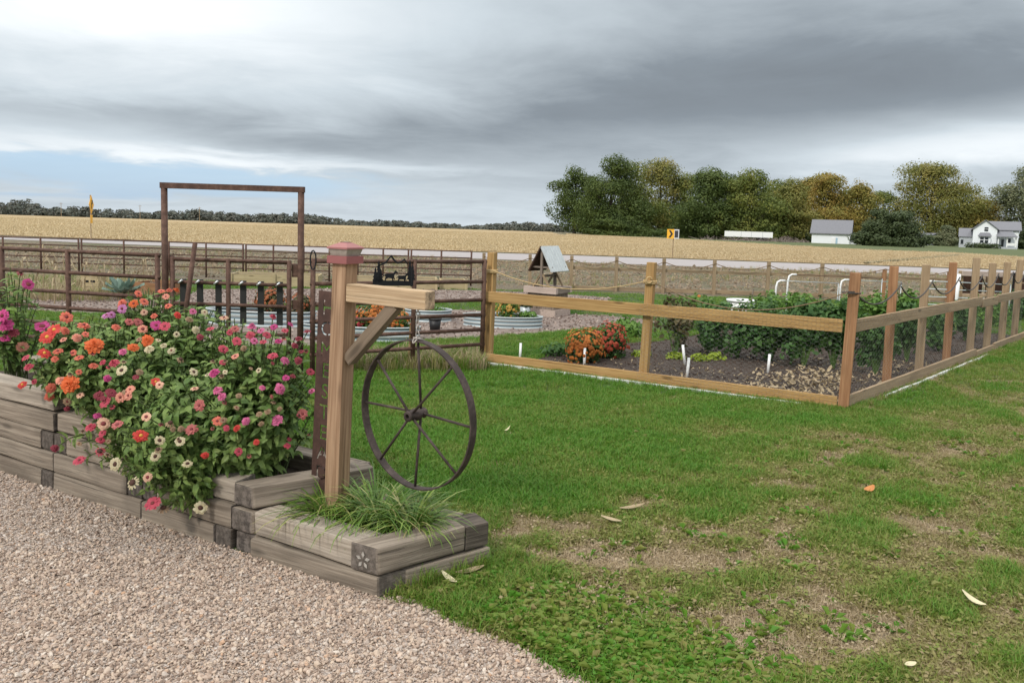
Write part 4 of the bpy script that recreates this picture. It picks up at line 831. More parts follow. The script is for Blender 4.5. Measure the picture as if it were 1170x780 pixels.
tag(beam('stake', AY(466, 425, 8.6)*1, AY(469, 372, 8.6), .02, .02, M['rope_pale'], None, .002, side=(0, 1, 0)), 'thin pale stake beside the middle post of the right corral panel', 'stake')

# garden fence
def fpost(P, top, m, lean=(0, 0), desc='', w=.092):
    o = beam('fence_post', P+Vector((0, 0, -.05)), P+Vector((lean[0], lean[1], top)), w, w, m, None, .005, side=FU, wob=.0015); tag(o, desc, 'fence post', 'posts of the wooden garden fence'); return o
fpost(C0-FNO*.05, 1.36, M['pine'], (.02, 0), 'golden front post at the left end of the garden fence where the corral panel ends')
fpost(C0.lerp(C1, .492)-FNO*.055, 1.34, M['pine'], (.035, .0), 'golden middle post along the front of the garden fence with pale rope round it')
fpost(C1, 1.345, M['pine_red'], (.03, .0), 'tall corner post of the garden fence, reddish at the top and golden below', .098)
sd_desc = ['reddish post, first behind the corner post along the right side of the garden fence', 'pale brown post, second behind the corner post on the right side', 'reddish post, third behind the corner post on the right side', 'brown post, fourth on the right side, where the first long rail ends', 'grey tan post, fifth on the right side, with a short rail end', 'grey tan post, sixth on the right side of the garden fence', 'last tan post, farthest to the right, of the garden fence']
for f, m_, de, h in zip((.162, .298, .435, .575, .69, .805, .915), ('pine_red', 'pine_grey', 'pine_red', 'pine_grey', 'pine_grey', 'pine_grey', 'pine_grey'), sd_desc, (1.38, 1.38, 1.39, 1.44, 1.35, 1.35, 1.38)):
    fpost(C1.lerp(C2, f)-SNO*.05, h, M[m_], (-.01, 0), de)
def frail(a, b_, z, h, m, de, off=.02, n=FNO):
    o = beam('fence_rail', a+n*off+Vector((0, 0, z)), b_+n*off+Vector((0, 0, z)), .036, h, m, None, .004, wob=.003); tag(o, de, 'fence rail', 'rails of the wooden garden fence'); return o
frail(C0-FU*.05, C1-FU*.055, .825, .128, M['pine'], 'golden top rail along the front of the garden fence'); frail(C0-FU*.05, C1-FU*.055, .068, .125, M['pine'], 'golden bottom board along the front of the garden fence')
A_ = C1+FV*.05
frail(A_, C1.lerp(C2, .585), .825, .125, M['pine_grey'], 'greyed long top rail on the right side starting at the corner post', .02, SNO); frail(C1.lerp(C2, .59), C1.lerp(C2, .70), .79, .12, M['pine_grey'], 'short greyed top rail piece between the fourth and fifth right posts', .02, SNO); frail(C1.lerp(C2, .704), C1.lerp(C2, 1.05), .81, .12, M['pine_grey'], 'greyed far top rail running out at the right edge', .02, SNO)
frail(A_, C1.lerp(C2, .575), .075, .135, M['pine_grey'], 'greyed long bottom board on the right side starting at the corner post', .02, SNO); frail(C1.lerp(C2, .58), C1.lerp(C2, .70), .04, .13, M['pine_grey'], 'short greyed bottom board between the fourth and fifth right posts', .02, SNO); frail(C1.lerp(C2, .704), C1.lerp(C2, 1.05), .06, .13, M['pine_grey'], 'greyed far bottom board running out at the right edge', .02, SNO)
for a, b_, n, de in ((C0-FU*.15, C1-FU*.38, FNO, 'thin white edging strip in the grass along the front of the garden fence'), (C1+FV*.9, C1+FV*5.2, SNO, 'thin white edging strip in the grass along the right side of the garden fence')):
    d = (b_-a).normalized(); mb = MB(); N_ = 26; random.seed(4); prof = []
    for i in range(N_+1):
        q = a.lerp(b_, i/N_)+n*(.10+random.uniform(-.008, .008)); prof.append(q)
    for q0, q1 in zip(prof[:-1], prof[1:]):
        vs = [q0-n*.013, q0+n*.013, q1+n*.013, q1-n*.013]; mb.add([v+Vector((0, 0, -.01)) for v in vs]+[v+Vector((0, 0, .038)) for v in vs], [(4, 5, 6, 7), (0, 1, 5, 4), (1, 2, 6, 5), (2, 3, 7, 6), (3, 0, 4, 7)])
    tag(obj('edging_strip', mb, M['edging']), de, 'edging')
# chicken wire on both sides
def hexnet(a, b_, z0, z1, n, cell, de):
    d = (b_-a); L = d.length; d.normalize(); mb = MB(); r = .0006; a3 = cell*.5; dxh = cell*1.5; dyh = cell*math.sqrt(3)
    def seg(p, q):
        P0, P1 = a+d*p[0]+Vector((0, 0, p[1]))+n*.0415, a+d*q[0]+Vector((0, 0, q[1]))+n*.0415; t_ = (P1-P0).normalized(); s1 = t_.cross(n).normalized()*r
        mb.add([P0-s1, P0+s1, P0+n*r*1.5, P1-s1, P1+s1, P1+n*r*1.5], [(0, 1, 4, 3), (1, 2, 5, 4), (2, 0, 3, 5)])
    i = 0
    while i*dxh*2 < L:
        for off in (0, 1):
            x0 = (2*i+off)*dxh; j = 0
            while z0+j*dyh+dyh*.5*off < z1:
                y = z0+j*dyh+(dyh/2)*off; seg((x0, y), (x0+cell, y)); seg((x0+cell, y), (x0+cell*1.5, y+dyh/2)); seg((x0, y), (x0-cell*.5, y+dyh/2)); seg((x0-cell*.5, y+dyh/2), (x0, y+dyh)); seg((x0+cell*1.5, y+dyh/2), (x0+cell, y+dyh)); j += 1
        i += 1
    tag(obj('chicken_wire', mb, M['wire']), de, 'wire mesh')
hexnet(C0+FU*1.95, C1-FU*.06, .02, .86, FNO, .026, 'hexagonal wire mesh stapled inside the front of the garden fence right of its middle post'); hexnet(C1+FV*.08, C1.lerp(C2, .9), .02, .84, SNO, .032, 'hexagonal wire mesh stapled along the right side of the garden fence')
# ropes and hose on the posts
def sag(a, b_, dip, n=15): return [Vector(a).lerp(Vector(b_), t_)-Vector((0, 0, 4*dip*t_*(1-t_))) for t_ in np.linspace(0, 1, n)]
def wrap(c, r, z, turns=2.6, n=40): return [c+Vector((r*math.cos(a), r*math.sin(a), z+.007*a/2)) for a in np.linspace(0, 6.28*turns, n)]
Pm = C0.lerp(C1, .492)-FNO*.055; z_ = 1.13
t1 = thing('rope', C0, 'brown rope sagging between the front posts of the garden fence', 'rope')
obj('strand', smooth(MB().tube(sag(C0+Vector((.05, -.06, 1.15)), Pm+Vector((-.05, -.05, z_)), .15), .006, 6).mesh('strand')), M['rope_pale'], t1)
obj('strand', smooth(MB().tube(sag(Pm+Vector((.05, -.05, z_)), C1+Vector((-.06, -.06, 1.16)), .235), .006, 6).mesh('strand')), M['rope'], t1)
sq = lambda c, z: [c+Vector((x*.056, y*.056, z+dz)) for dz in (0, .014, .028) for x, y in ((-1.1, -1), (0, -1.22), (1.1, -1), (1.2, 0), (1.1, 1), (0, 1.2), (-1.1, 1), (-1.2, 0))]
obj('knot', smooth(MB().tube(sq(Pm+Vector((.025, 0, 0)), z_-.02), .0085, 6).tube([Pm+Vector((.0+.03*math.cos(a), -.08, z_+.02+.035*math.sin(a))) for a in np.linspace(0, 6, 14)], .007, 6).mesh('knot')), M['rope_pale'], t1)
obj('knot', smooth(MB().tube(sq(C0-FNO*.05+Vector((.02, 0, 0)), 1.12), .0085, 6).mesh('knot')), M['rope_pale'], t1)
obj('knot', smooth(MB().tube(sq(C1, 1.15)[:10], .008, 6).mesh('knot')), M['hose'], t1)
t1 = thing('garden_hose', C1, 'dark hose looping from post to post along the right side of the garden fence', 'hose')
fs = (0, .162, .298, .435, .575, .69, .805, .915)
for i in range(7):
    a, b_ = C1.lerp(C2, fs[i])+SNO*.03+Vector((0, 0, 1.16)), C1.lerp(C2, fs[i+1])+SNO*.03+Vector((0, 0, 1.2)); obj('strand', smooth(MB().tube(sag(a, b_, .17), .009, 6).mesh('strand')), M['hose'], t1)

# ================================================================== FAR GARDEN
# wishing well
wc = G(632, 362) ; E1, E2 = Vector((.87, -.5, 0)).normalized(), Vector((.5, .87, 0)).normalized(); wc = wc+E2*.3+E1*.02+Vector((-.27, 0, 0)); rzw = math.atan2(E1.y, E1.x)
th = thing('wishing_well', wc, 'small wooden wishing well with a pale sheet metal roof', 'wishing well')
obj('base_collar', MB().box(wc+Vector((0, 0, .07)), (.66, .66, .14), rzw), M['well_collar'], th)
for i in range(6):                                                          # plank body
    for sgn, ax, ay in ((-1, E1, E2), (1, E1, E2)):
        q = wc+ax*(-.2375+.095*i)+ay*(.275*sgn); beam('plank', q+Vector((0, 0, .14)), q+Vector((0, 0, .46)), .025, .092, M['well_wood'], th, .003, side=ax)
        q = wc+ay*(-.2375+.095*i)+ax*(.275*sgn); beam('plank', q+Vector((0, 0, .14)), q+Vector((0, 0, .46)), .025, .092, M['well_wood'], th, .003, side=ay)
for sgn in (-1, 1):
    beam('collar_board', wc+E2*.30*sgn-E1*.345+Vector((0, 0, .50)), wc+E2*.30*sgn+E1*.345+Vector((0, 0, .50)), .09, .115, M['well_collar'], th, .004); beam('collar_board', wc+E1*.30*sgn-E2*.25+Vector((0, 0, .5)), wc+E1*.30*sgn+E2*.25+Vector((0, 0, .5)), .09, .115, M['well_wood'], th, .004)
    q = wc+E2*.28*sgn; beam('post', q+Vector((0, 0, .56)), q+Vector((0, 0, 1.29)), .05, .05, M['well_wood'], th, .003, side=E1)
    for s2 in (-1, 1): beam('brace', q+E1*.17*s2+Vector((0, 0, .56)), q+E1*.02*s2+Vector((0, 0, .80)), .035, .04, M['far_wood'], th, .003, side=E2)
    beam('rafter_tie', q-E1*.22+Vector((0, 0, .93)), q+E1*.22+Vector((0, 0, .93)), .025, .03, M['well_wood'], th, .002)
obj('axle', smooth(MB().tube([wc-E2*.3+Vector((0, 0, .76)), wc+E2*.3+Vector((0, 0, .76))], .022, 8).mesh('axle')), M['well_wood'], th)
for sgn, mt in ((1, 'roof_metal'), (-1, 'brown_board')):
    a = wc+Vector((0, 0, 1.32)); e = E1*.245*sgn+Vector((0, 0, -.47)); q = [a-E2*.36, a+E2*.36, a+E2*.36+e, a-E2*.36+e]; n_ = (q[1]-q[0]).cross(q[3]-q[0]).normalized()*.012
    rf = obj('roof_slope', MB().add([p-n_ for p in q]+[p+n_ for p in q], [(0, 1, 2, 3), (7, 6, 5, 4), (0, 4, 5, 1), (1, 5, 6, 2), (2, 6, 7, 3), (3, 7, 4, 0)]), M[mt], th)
    if sgn == 1:
        for i in range(7): c = a-E2*(.32-.107*i)+n_*-.0; w_ = MB().tube([c+n_*1.2*(1 if n_.dot(E1) > 0 else -1), c+e+n_*1.2*(1 if n_.dot(E1) > 0 else -1)], .007, 5); obj('rib', w_, M['roof_metal'], rf)
# corrugated oval planters
def planter(c, L, w, h, rz, label):
    th = thing('oval_planter', c, label, 'planter', 'corrugated oval planters'); n = 40
    prof_ = []
    for i in range(17): z = h*i/16; prof_.append((1+.018*math.sin(z/h*math.pi*6), z))
    mb = MB(); mb.lathe(prof_, c, n, L/2, w/2, rz, caps=False); me = smooth(mb.mesh('wall')); o = obj('wall', me, None, th)
    me.materials.append(M['galv']); me.materials.append(M['galv_dark'])
    for p_ in me.polygons:
        if (p_.index//n) % 5 in (3, 4): p_.material_index = 1
    obj('rim', smooth(MB().tube([c+Matrix.Rotation(rz, 3, 'Z') @ Vector((L/2*1.01*math.cos(a), w/2*1.01*math.sin(a), h)) for a in np.linspace(0, 6.283, n+1)[:-1]], .012, 6, closed=True).mesh('rim')), M['galv'], th)
    obj('soil', MB().lathe([(.96, h-.05), (.97, h-.045)], c, n, L/2, w/2, rz), M['soil'], th); return th
def pc_(px, py, d): q = G(px, py); return q+Vector((0, d, 0))
PA = pc_(574, 376, .3); planter(PA, 1.32, .62, .19, R(-4), 'corrugated oval planter by the wishing well with a yellow mum in it')
PB = pc_(405, 391, .3); planter(PB, 1.75, .62, .21, R(-3), 'corrugated oval planter behind the pink capped post, full of orange mums')
PC = pc_(487, 369, .3); planter(PC, .80, .6, .2, R(-3), 'small corrugated planter behind the black pot')
PD = pc_(290, 374.5, .35); planter(PD, 1.75, .66, .24, R(-3), 'corrugated oval planter behind the gate slats with wilting brown mums')
def bushy(name, c, rad, label, cat, leafm, nleaf, lsize, flowers=None, group=None, stems=True, up=.6):
    """leafy mound; flowers = (material, count, size)"""
    c = Vector(c); th = thing(name, c, label, cat, group); mb = MB()
    cc = c+Vector((0, 0, rad[2]*up)); leaf_cloud(mb, cc, rad, nleaf, lsize, .35)
    for _ in range(6): d = rand_dir(); leaf_cloud(mb, cc+Vector((d.x*rad[0]*.6, d.y*rad[1]*.6, abs(d.z)*rad[2]*.6)), [q*.5 for q in rad], nleaf//9, lsize, .3)
    obj('foliage', mb, leafm, th)
    if flowers:
        fm, n, s_ = flowers; fb = MB()
        for _ in range(n):
            d = rand_dir(); d.z = abs(d.z)*.9-.1 if random.random() < .8 else d.z; d.y -= .35; d.normalize(); p = cc+Vector((d.x*rad[0], d.y*rad[1], d.z*rad[2]))*(random.uniform(.86, 1.1)+.34*noise.noise(d*1.9+cc))
            x = d.cross(Vector((.1, .2, 1))).normalized(); y = d.cross(x); k_ = 6; r_ = s_*random.uniform(.6, 1.2)
            fb.add([p+d*r_*.35]+[p+(x*math.cos(a)+y*math.sin(a))*r_ for a in np.linspace(0, 6.28, k_+1)[:-1]], [(0, i+1, (i+1) % k_+1) for i in range(k_)])
        f_ = obj('blooms', fb, fm, th); f_['kind'] = 'stuff'
    return th
random.seed(21)
LV = {'green': leafy('garden_leaves', [(.055, .125, .022), (.095, .195, .035), (.16, .28, .055), (.08, .16, .032)], .3, nscale=4), 'dkgreen': leafy('dark_garden_leaves', [(.03, .075, .022), (.055, .125, .034), (.10, .19, .052), (.04, .095, .028)], .3, nscale=4),
      'lime': leafy('lime_leaves', [(.22, .30, .03), (.34, .42, .05), (.16, .24, .03)], .35), 'kale': leafy('kale_leaves', [(.12, .18, .14), (.2, .28, .22), (.27, .35, .29)], .2), 'brown': leafy('wilting_leaves', [(.10, .085, .045), (.16, .12, .06), (.075, .095, .03), (.13, .10, .06)], .25)}
def fl(name, *c): return leafy(name, list(c), .25, .6, .2, 8)
FM = {'orange': fl('mum_orange', (.44, .13, .03), (.54, .19, .045), (.33, .085, .022)), 'red': fl('mum_red', (.31, .045, .028), (.40, .085, .04), (.23, .025, .025)), 'gold': fl('mum_gold', (.55, .35, .08), (.50, .25, .07)), 'rustf': fl('mum_rust', (.30, .09, .04), (.38, .14, .06)), 'crimson': fl('mum_crimson', (.45, .045, .06), (.5, .08, .09))}
bushy('mum', PA+Vector((.08, 0, .15)), (.20, .2, .22), 'pale yellow mum growing in the planter by the wishing well', 'flowers', LV['green'], 420, .06, (FM['gold'], 110, .025))
bushy('mum', PB+Vector((.25, -.02, .15)), (.30, .24, .25), 'bright orange mum in the planter behind the diagonal brace', 'flowers', LV['dkgreen'], 600, .05, (FM['orange'], 260, .026)); bushy('mum', PB+Vector((-.12, -.05, .13)), (.26, .22, .18), 'crimson mum in the planter beside the orange mum', 'flowers', LV['green'], 500, .05, (FM['crimson'], 150, .026)); bushy('mum', PB+Vector((.58, 0, .13)), (.18, .2, .2), 'small orange mum at the right end of the planter behind the brace', 'flowers', LV['green'], 300, .05, (FM['orange'], 120, .024))
bushy('mum', PD+Vector((.15, 0, .2)), (.26, .22, .26), 'wilting rust coloured mum in the planter behind the gate, left one', 'flowers', LV['brown'], 520, .06, (FM['rustf'], 120, .025)); bushy('mum', PD+Vector((.62, 0, .2)), (.22, .2, .2), 'low rust coloured mum at the right end of the planter behind the gate', 'flowers', LV['brown'], 380, .06, (FM['rustf'], 70, .025))
bushy('low_plant', PA+Vector((.42, 0, .17)), (.17, .12, .07), 'low green plant at the right end of the planter by the wishing well', 'plant', LV['green'], 160, .05)
c = PC+Vector((.1, 0, .18)); bushy('low_plant', c, (.2, .15, .05), 'low pale green plant in the small planter behind the black pot', 'plant', LV['green'], 140, .05)
p = G(496, 380)+Vector((0, .1, 0)); th = thing('plant_pot', p, 'black plastic pot standing on the mulch between the planters', 'pot'); obj('body', smooth(MB().lathe([(.075, 0), (.095, .19)], p, 20).mesh('body')), M['pot'], th); obj('rim', smooth(MB().lathe([(.092, .19), (.104, .195), (.104, .215), (.085, .215), (.08, .15)], p, 20, caps=False).mesh('rim')), M['pot'], th)
p = G(600, 362.5); th = thing('pail', p, 'grey metal pail with a dark spiky plant beside the wishing well', 'pail'); obj('body', smooth(MB().lathe([(.075, 0), (.105, .2)], p, 18).mesh('body')), M['galv'], th)
mb = MB(); leaf_cloud(mb, p+Vector((.02, 0, .27)), (.14, .14, .1), 90, .12, .2); obj('leaves', mb, FOL['ever'], th)
# pale wooden raised boxes along the far pipe fence
def woodbox(a, b_, depth, h, m, label, group='pale wooden raised beds'):
    a, b_ = Vector(a), Vector(b_); th = thing('raised_box', a, label, 'raised bed', group); d = (b_-a).normalized(); n = Vector((-d.y, d.x, 0)); L = (b_-a).length
    for o_ in (0, 1):
        beam('side_board', a+n*depth*o_+Vector((0, 0, h/2)), b_+n*depth*o_+Vector((0, 0, h/2)), .035, h, m, th, .003); e = a if not o_ else b_
        beam('end_board', e+n*.02+d*(.02 if not o_ else -.02)+Vector((0, 0, h/2)), e+n*(depth-.02)+d*(.02 if not o_ else -.02)+Vector((0, 0, h/2)), .035, h*.97, m, th, .003)
    for f in np.linspace(.02, .98, max(2, int(L/1.0)+1)): q = a.lerp(b_, f)-n*.035; beam('stake', q, q+Vector((0, 0, h*1.08)), .035, .07, m, th, .003, side=d)
    obj('soil', MB().box((a+b_)/2+n*depth/2+Vector((0, 0, h*.8)), (L-.05, depth-.05, .02), math.atan2(d.y, d.x)), M['soil'], th)
def lv(px, Y): q = AY(px, 330, Y); q.z = 0; return q
woodbox(lv(262, 18.3), lv(364, 18.6), .8, .30, M['box_wood'], 'pale wooden raised bed seen through the gate'); woodbox(lv(404, 18.6), lv(500, 18.9), .8, .28, M['box_wood'], 'pale wooden raised bed behind the horse cutout'); woodbox(lv(503, 19.2), lv(533, 19.3), .7, .24, M['box_wood'], 'short pale wooden raised bed left of the golden front post')
woodbox(lv(150, 15.2), lv(186, 15.2), .8, .30, M['pine_red'], 'reddish wooden raised bed left of the arch behind the corral panel')
# small box with slots, kale, dry corn stalks on the left
p = lv(107, 15.4); th = thing('slotted_box', p, 'small pale wooden box with dark slots among dry corn stalks', 'box'); obj('body', MB().box(p+Vector((0, 0, .28)), (.36, .3, .34)), M['box_wood'], th); obj('foot', MB().box(p+Vector((0, 0, .055)), (.3, .25, .11)), M['well_wood'], th)
for dx in (-.06, .07): obj('slot', MB().box(p+Vector((dx, -.152, .29)), (.09, .008, .045)), M['black_metal'], th)
p = lv(141, 14.6); th = thing('kale_plant', p, 'big grey green kale plant behind the corral panel', 'plant'); mb = MB(); random.seed(8)
for i in range(40):
    a = random.uniform(0, 6.28); e = random.uniform(.2, 1.3); d = Vector((math.cos(a)*math.cos(e), math.sin(a)*math.cos(e), math.sin(e))); L = random.uniform(.22, .42); s1 = d.cross(Vector((0, 0, 1))).normalized()*L*.3; q = p+Vector((0, 0, .14))
    mb.add([q, q+d*L*.45-s1, q+d*L-s1*.5+Vector((0, 0, -.04)), q+d*L*1.03, q+d*L+s1*.5+Vector((0, 0, -.04)), q+d*L*.45+s1], [(0, 1, 2, 3), (0, 3, 4, 5)])
obj('leaves', mb, LV['kale'], th); obj('stem', MB().tube([p, p+Vector((0, 0, .25))], .03, 8), M['stem'], th)
random.seed(31)
cs = ['leftmost dry corn stalk near the left edge', 'dry corn stalk left of the corral middle post', 'bent dry corn stalk just left of the corral middle post', 'dry corn stalk right beside the corral middle post', 'dry corn stalk leaning before the slotted box', 'pale dry corn stalk between the slotted box and the kale', 'tall dry corn stalk behind the kale']
for px, Y, h, de in zip((32, 48, 62, 78, 96, 124, 160), (14.0, 14.4, 13.6, 14.3, 15.0, 14.8, 15.6), (.8, 1.0, .75, .9, .7, .72, .75), cs):
    p = lv(px, Y); th = thing('corn_stalk', p, de, 'corn stalk', 'dry corn stalks behind the corral'); top = p+Vector((random.uniform(-.1, .1), 0, h)); obj('stalk', MB().tube([p, p.lerp(top, .5)+Vector((random.uniform(-.03, .03), 0, 0)), top], [.014, .012, .006], 5), M['straw'], th); mb = MB()
    for i in range(11):
        q = p.lerp(top, random.uniform(.15, .98)); a = random.uniform(0, 6.28); d = Vector((math.cos(a), math.sin(a)*.6, 0)); L = random.uniform(.18, .4); w = Vector((-d.y, d.x, .3))*.022
        q1, q2 = q+d*L*.45+Vector((0, 0, L*.3)), q+d*L*.85+Vector((0, 0, -L*.45)); mb.add([q-w*.5, q+w*.5, q1+w, q1-w, q2], [(0, 1, 2, 3), (3, 2, 4)])
    obj('leaves', mb, M['straw'], th)

# ---- inside the wooden fence
def stub_pipe(px, py, top, lean=0.0, de=''):
    p = G(px, py); k_ = p.y/F; h = (py-top)*k_; o = obj('pipe_stub', smooth(MB().tube([p+Vector((0, 0, -.03)), p+Vector((lean, 0, h))], .0165, 10).mesh('pipe_stub')), M['pvc']); tag(o, de, 'pipe', 'white pipe stubs in the garden')
stub_pipe(594, 411, 391.5, .005, 'white pipe stub standing alone in the grass at the left end of the fenced garden'); stub_pipe(667.5, 418, 397, 0, 'white pipe stub in front of the orange mum inside the fence'); stub_pipe(783, 418, 393.5, -.045, 'tilted white pipe stub, left of a close pair beside the lime plants'); stub_pipe(784.5, 432, 408, .015, 'white pipe stub, front one of a close pair beside the lime plants'); stub_pipe(877, 427, 404, .012, 'white pipe stub alone on the dark soil left of the corner post')
random.seed(12)
p = G(668, 416); bushy('mum', p+Vector((0, .12, 0)), (.23, .21, .28), 'round orange mum on the ground inside the wooden fence', 'flowers', LV['dkgreen'], 900, .05, (FM['orange'], 330, .024), up=.55)
p = G(696, 413); bushy('mum', p+Vector((.02, .28, 0)), (.25, .22, .31), 'round dark red mum on the ground beside the orange mum', 'flowers', LV['dkgreen'], 1100, .05, (FM['red'], 260, .024), up=.55)
bushy('low_plant', G(636, 409)+Vector((0, .15, 0)), (.22, .16, .12), 'low dark green weeds left of the orange mum', 'plant', LV['dkgreen'], 200, .06); bushy('low_plant', G(716, 385), (.3, .25, .2), 'leafy green plant in the grass behind the dark red mum', 'plant', LV['green'], 350, .07)
for i, (px, py, de) in enumerate(((772, 411, 'lime green lettuce left of the close pair of pipe stubs'), (800, 413, 'lime green lettuce right of the close pair of pipe stubs'), (818, 412, 'lime green lettuce farthest right in its row'), (733, 408, 'lime green lettuce beside the middle front post'))):
    bushy('lettuce', G(px, py), (.14, .1, .08), de, 'plant', LV['lime'], 150, .05, group='lime green lettuces', up=.4)
def tomato(px, py, top, hw, leafk, de, n=1500, ls=.075, grp='leafy green plants filling the fenced garden'):
    p = G(px, py); k_ = p.y/F; H = (py-top)*k_*1.12; Rw = hw*k_; th = thing('garden_bush', p, de, 'plant', grp); mb = MB(); st = MB()
    for i in range(11):
        a = random.uniform(0, 6.28); e = p+Vector((math.cos(a)*Rw*random.uniform(.2, .95), math.sin(a)*Rw*random.uniform(.2, .8), H*random.uniform(.35, .98))); mid = p.lerp(e, .5)+Vector((0, 0, H*.18)); st.tube([p+Vector((0, 0, -.02)), mid, e], [.012, .009, .004], 5)
        leaf_cloud(mb, e-Vector((0, 0, H*.10)), (Rw*.42, Rw*.4, H*.22), n//14, ls, .2); leaf_cloud(mb, mid, (Rw*.4, Rw*.4, H*.3), n//28, ls, .2)
    obj('foliage', mb, LV[leafk], th); obj('stems', st, M['stem'], th); return th
TB = [(772, 408, 345, 26, 'brown', 'thin browning plant just right of the middle front post'), (806, 405, 350, 28, 'dkgreen', 'dark leafy plant left of the white tub'), (842, 410, 352, 30, 'dkgreen', 'dark leafy plant in front of the white tub'), (880, 414, 348, 30, 'dkgreen', 'dark leafy plant above the lone pipe stub'), (918, 420, 350, 30, 'dkgreen', 'dark leafy plant left of the corner post'), (952, 422, 346, 28, 'dkgreen', 'dark leafy plant right behind the corner post'),
      (870, 392, 340, 32, 'green', 'bright green plant in the back row left of the pipe frame'), (915, 394, 342, 32, 'green', 'bright green plant in the back row below the first pipe frame'), (955, 396, 340, 30, 'green', 'bright green plant in the back row below the second pipe frame'), (996, 402, 343, 28, 'green', 'bright green plant between the corner post and the next post'), (1000, 428, 368, 20, 'dkgreen', 'low dark plant behind the wire right of the corner post'),
      (1036, 414, 350, 22, 'dkgreen', 'dark plant between the first and second right posts'), (1034, 395, 338, 24, 'green', 'green plant behind the first and second right posts'), (1072, 402, 352, 18, 'dkgreen', 'dark plant between the second and third right posts'), (1102, 390, 345, 15, 'dkgreen', 'dark plant between the third and fourth right posts'), (1124, 380, 342, 14, 'green', 'green plant between the fourth and fifth right posts'), (1142, 374, 340, 12, 'green', 'green plant between the fifth and sixth right posts'), (1166, 366, 335, 14, 'dkgreen', 'dark green plant at the right edge behind the last posts')]
for q in TB: tomato(*q[:4], q[4], q[5], n=700 if q[4] == 'brown' else 1250)
bushy('marigold', lv(800, 12.8), (.42, .3, .38), 'loose plant with a few orange flowers behind the front rail', 'flowers', LV['green'], 420, .07, (FM['orange'], 12, .05), up=.7)
# white tub
p = lv(848, 13.2); th = thing('tub', p, 'white tub on bricks among the garden plants', 'tub'); obj('body', smooth(MB().lathe([(.20, .22), (.24, .50)], p, 20).mesh('body')), M['pvc'], th); obj('rim', smooth(MB().lathe([(.235, .49), (.26, .49), (.26, .52), (.22, .52), (.2, .45)], p, 20, caps=False).mesh('rim')), M['pvc'], th); obj('foot', MB().box(p+Vector((0, 0, .11)), (.4, .3, .22)), M['well_wood'], th)
q0 = lv(856, 12.9); tag(obj('stake', MB().tube([q0, q0+Vector((.06, 0, .62)), AY(861, 330, 12.9)], .012, 6), M['well_wood']), 'thin dark stake leaning over the white tub', 'stake')
# pvc frames
def pvc(pts, r=.028): return smooth(MB().tube(pts, r, 10).mesh('pipe'))
def frame(px0, px1, top, bot, Y, de, pcol='pvc', legs=True, rails=1, r=.018, rr=.007):
    a, b_ = AY(px0, top, Y), AY(px1, top+(px1-px0)*.045, Y+.6); th = thing('garden_trellis', lv(px0, Y), de, 'trellis', 'white pipe frames in the garden'); g0 = Vector((a.x, a.y, 0))
    obj('elbow_post', pvc([g0+Vector((-.03, 0, 0)), a+Vector((-.02, 0, -.12)), a+Vector((0, 0, -.03)), a+Vector((.05, 0, 0)), a+Vector((.14, 0, 0))], r), M['pvc'], th)
    obj('rail', pvc([a+Vector((.13, 0, 0)), b_], rr), M['pipe' if pcol == 'pipe' else 'galv'], th); g1 = Vector((b_.x, b_.y, 0)); obj('post', pvc([g1, b_], r*.45), M['galv'], th)
    for i in range(1, rails): obj('rail', pvc([a+Vector((0, .02, -.16*i)), b_+Vector((0, .02, -.16*i))], rr), M['galv'], th)
frame(888.5, 958, 320.5, 340, 14.2, 'low white pipe frame with an elbow at its left end among the bright green plants'); frame(902, 1008, 313.5, 330, 14.6, 'taller white pipe elbow carrying a thin reddish rail', 'pipe'); frame(962, 1030, 319.5, 330, 14.9, 'white pipe frame right behind the corner post', 'pvc'); frame(1060, 1155, 321, 345, 15.4, 'long white pipe frame with several rails seen between the right posts', 'pvc', True, 4, .018, .010)
q = AY(1096, 313, 12.6); tag(obj('pipe_post', pvc([Vector((q.x-.06, q.y, 0)), AY(1093, 338, 12.6), q], .03), M['pvc']), 'single slanted white pipe post beside the third right fence post', 'pipe')
# produce stand at the right edge
Y = 17.5; a, b_ = lv(1098, Y), lv(1166, Y+.5); th = thing('produce_stand', a, 'wooden produce stand with a pale lintel carrying black numbers and dark brown backs', 'stand')
za, zb = AY(1098, 309.5, Y).z, AY(1098, 315, Y).z; h = za-zb; d = (b_-a).normalized()
beam('lintel', a+Vector((0, 0, (za+zb)/2)), b_+Vector((0, 0, (za+zb)/2-.02)), .04, h, M['well_collar'], th, .004)
for f in (.02, .5, .97): q = a.lerp(b_, f)+Vector((0, .09, 0)); beam('post', q, q+Vector((0, 0, za)), .08, .08, M['pine_grey'], th, .004, side=d)
for f0, f1 in ((.05, .47), (.54, .94)): q = a.lerp(b_, (f0+f1)/2)+Vector((0, .3, 0)); obj('back_panel', MB().box(q+Vector((0, 0, zb-.22)), ((b_-a).length*(f1-f0), .03, .42), math.atan2(d.y, d.x)), M['brown_board'], th)
beam('shelf', a+Vector((0, .25, zb-.46)), b_+Vector((0, .25, zb-.48)), .5, .03, M['pine_grey'], th, .003)
tx = bpy.data.curves.new('number', 'FONT'); tx.body = '1407'; tx.size = h*.62; tx.extrude = .002; tx.space_character = 1.1; ot = bpy.data.objects.new('number', tx); COL.objects.link(ot); dg = bpy.context.evaluated_depsgraph_get(); me = bpy.data.meshes.new_from_object(ot.evaluated_get(dg)); bpy.data.objects.remove(ot)
me.materials.clear(); q = a.lerp(b_, .74)+Vector((0, -.026, zb+h*.24)); obj('number', me, M['sign_black'], th, Matrix.Translation(q) @ Matrix.Rotation(math.atan2(d.y, d.x), 4, 'Z') @ Matrix.Rotation(R(90), 4, 'X'))
q = lv(1178, 16.5); th = thing('wood_bin', q, 'dark slatted bin at the right edge beside the produce stand', 'bin')
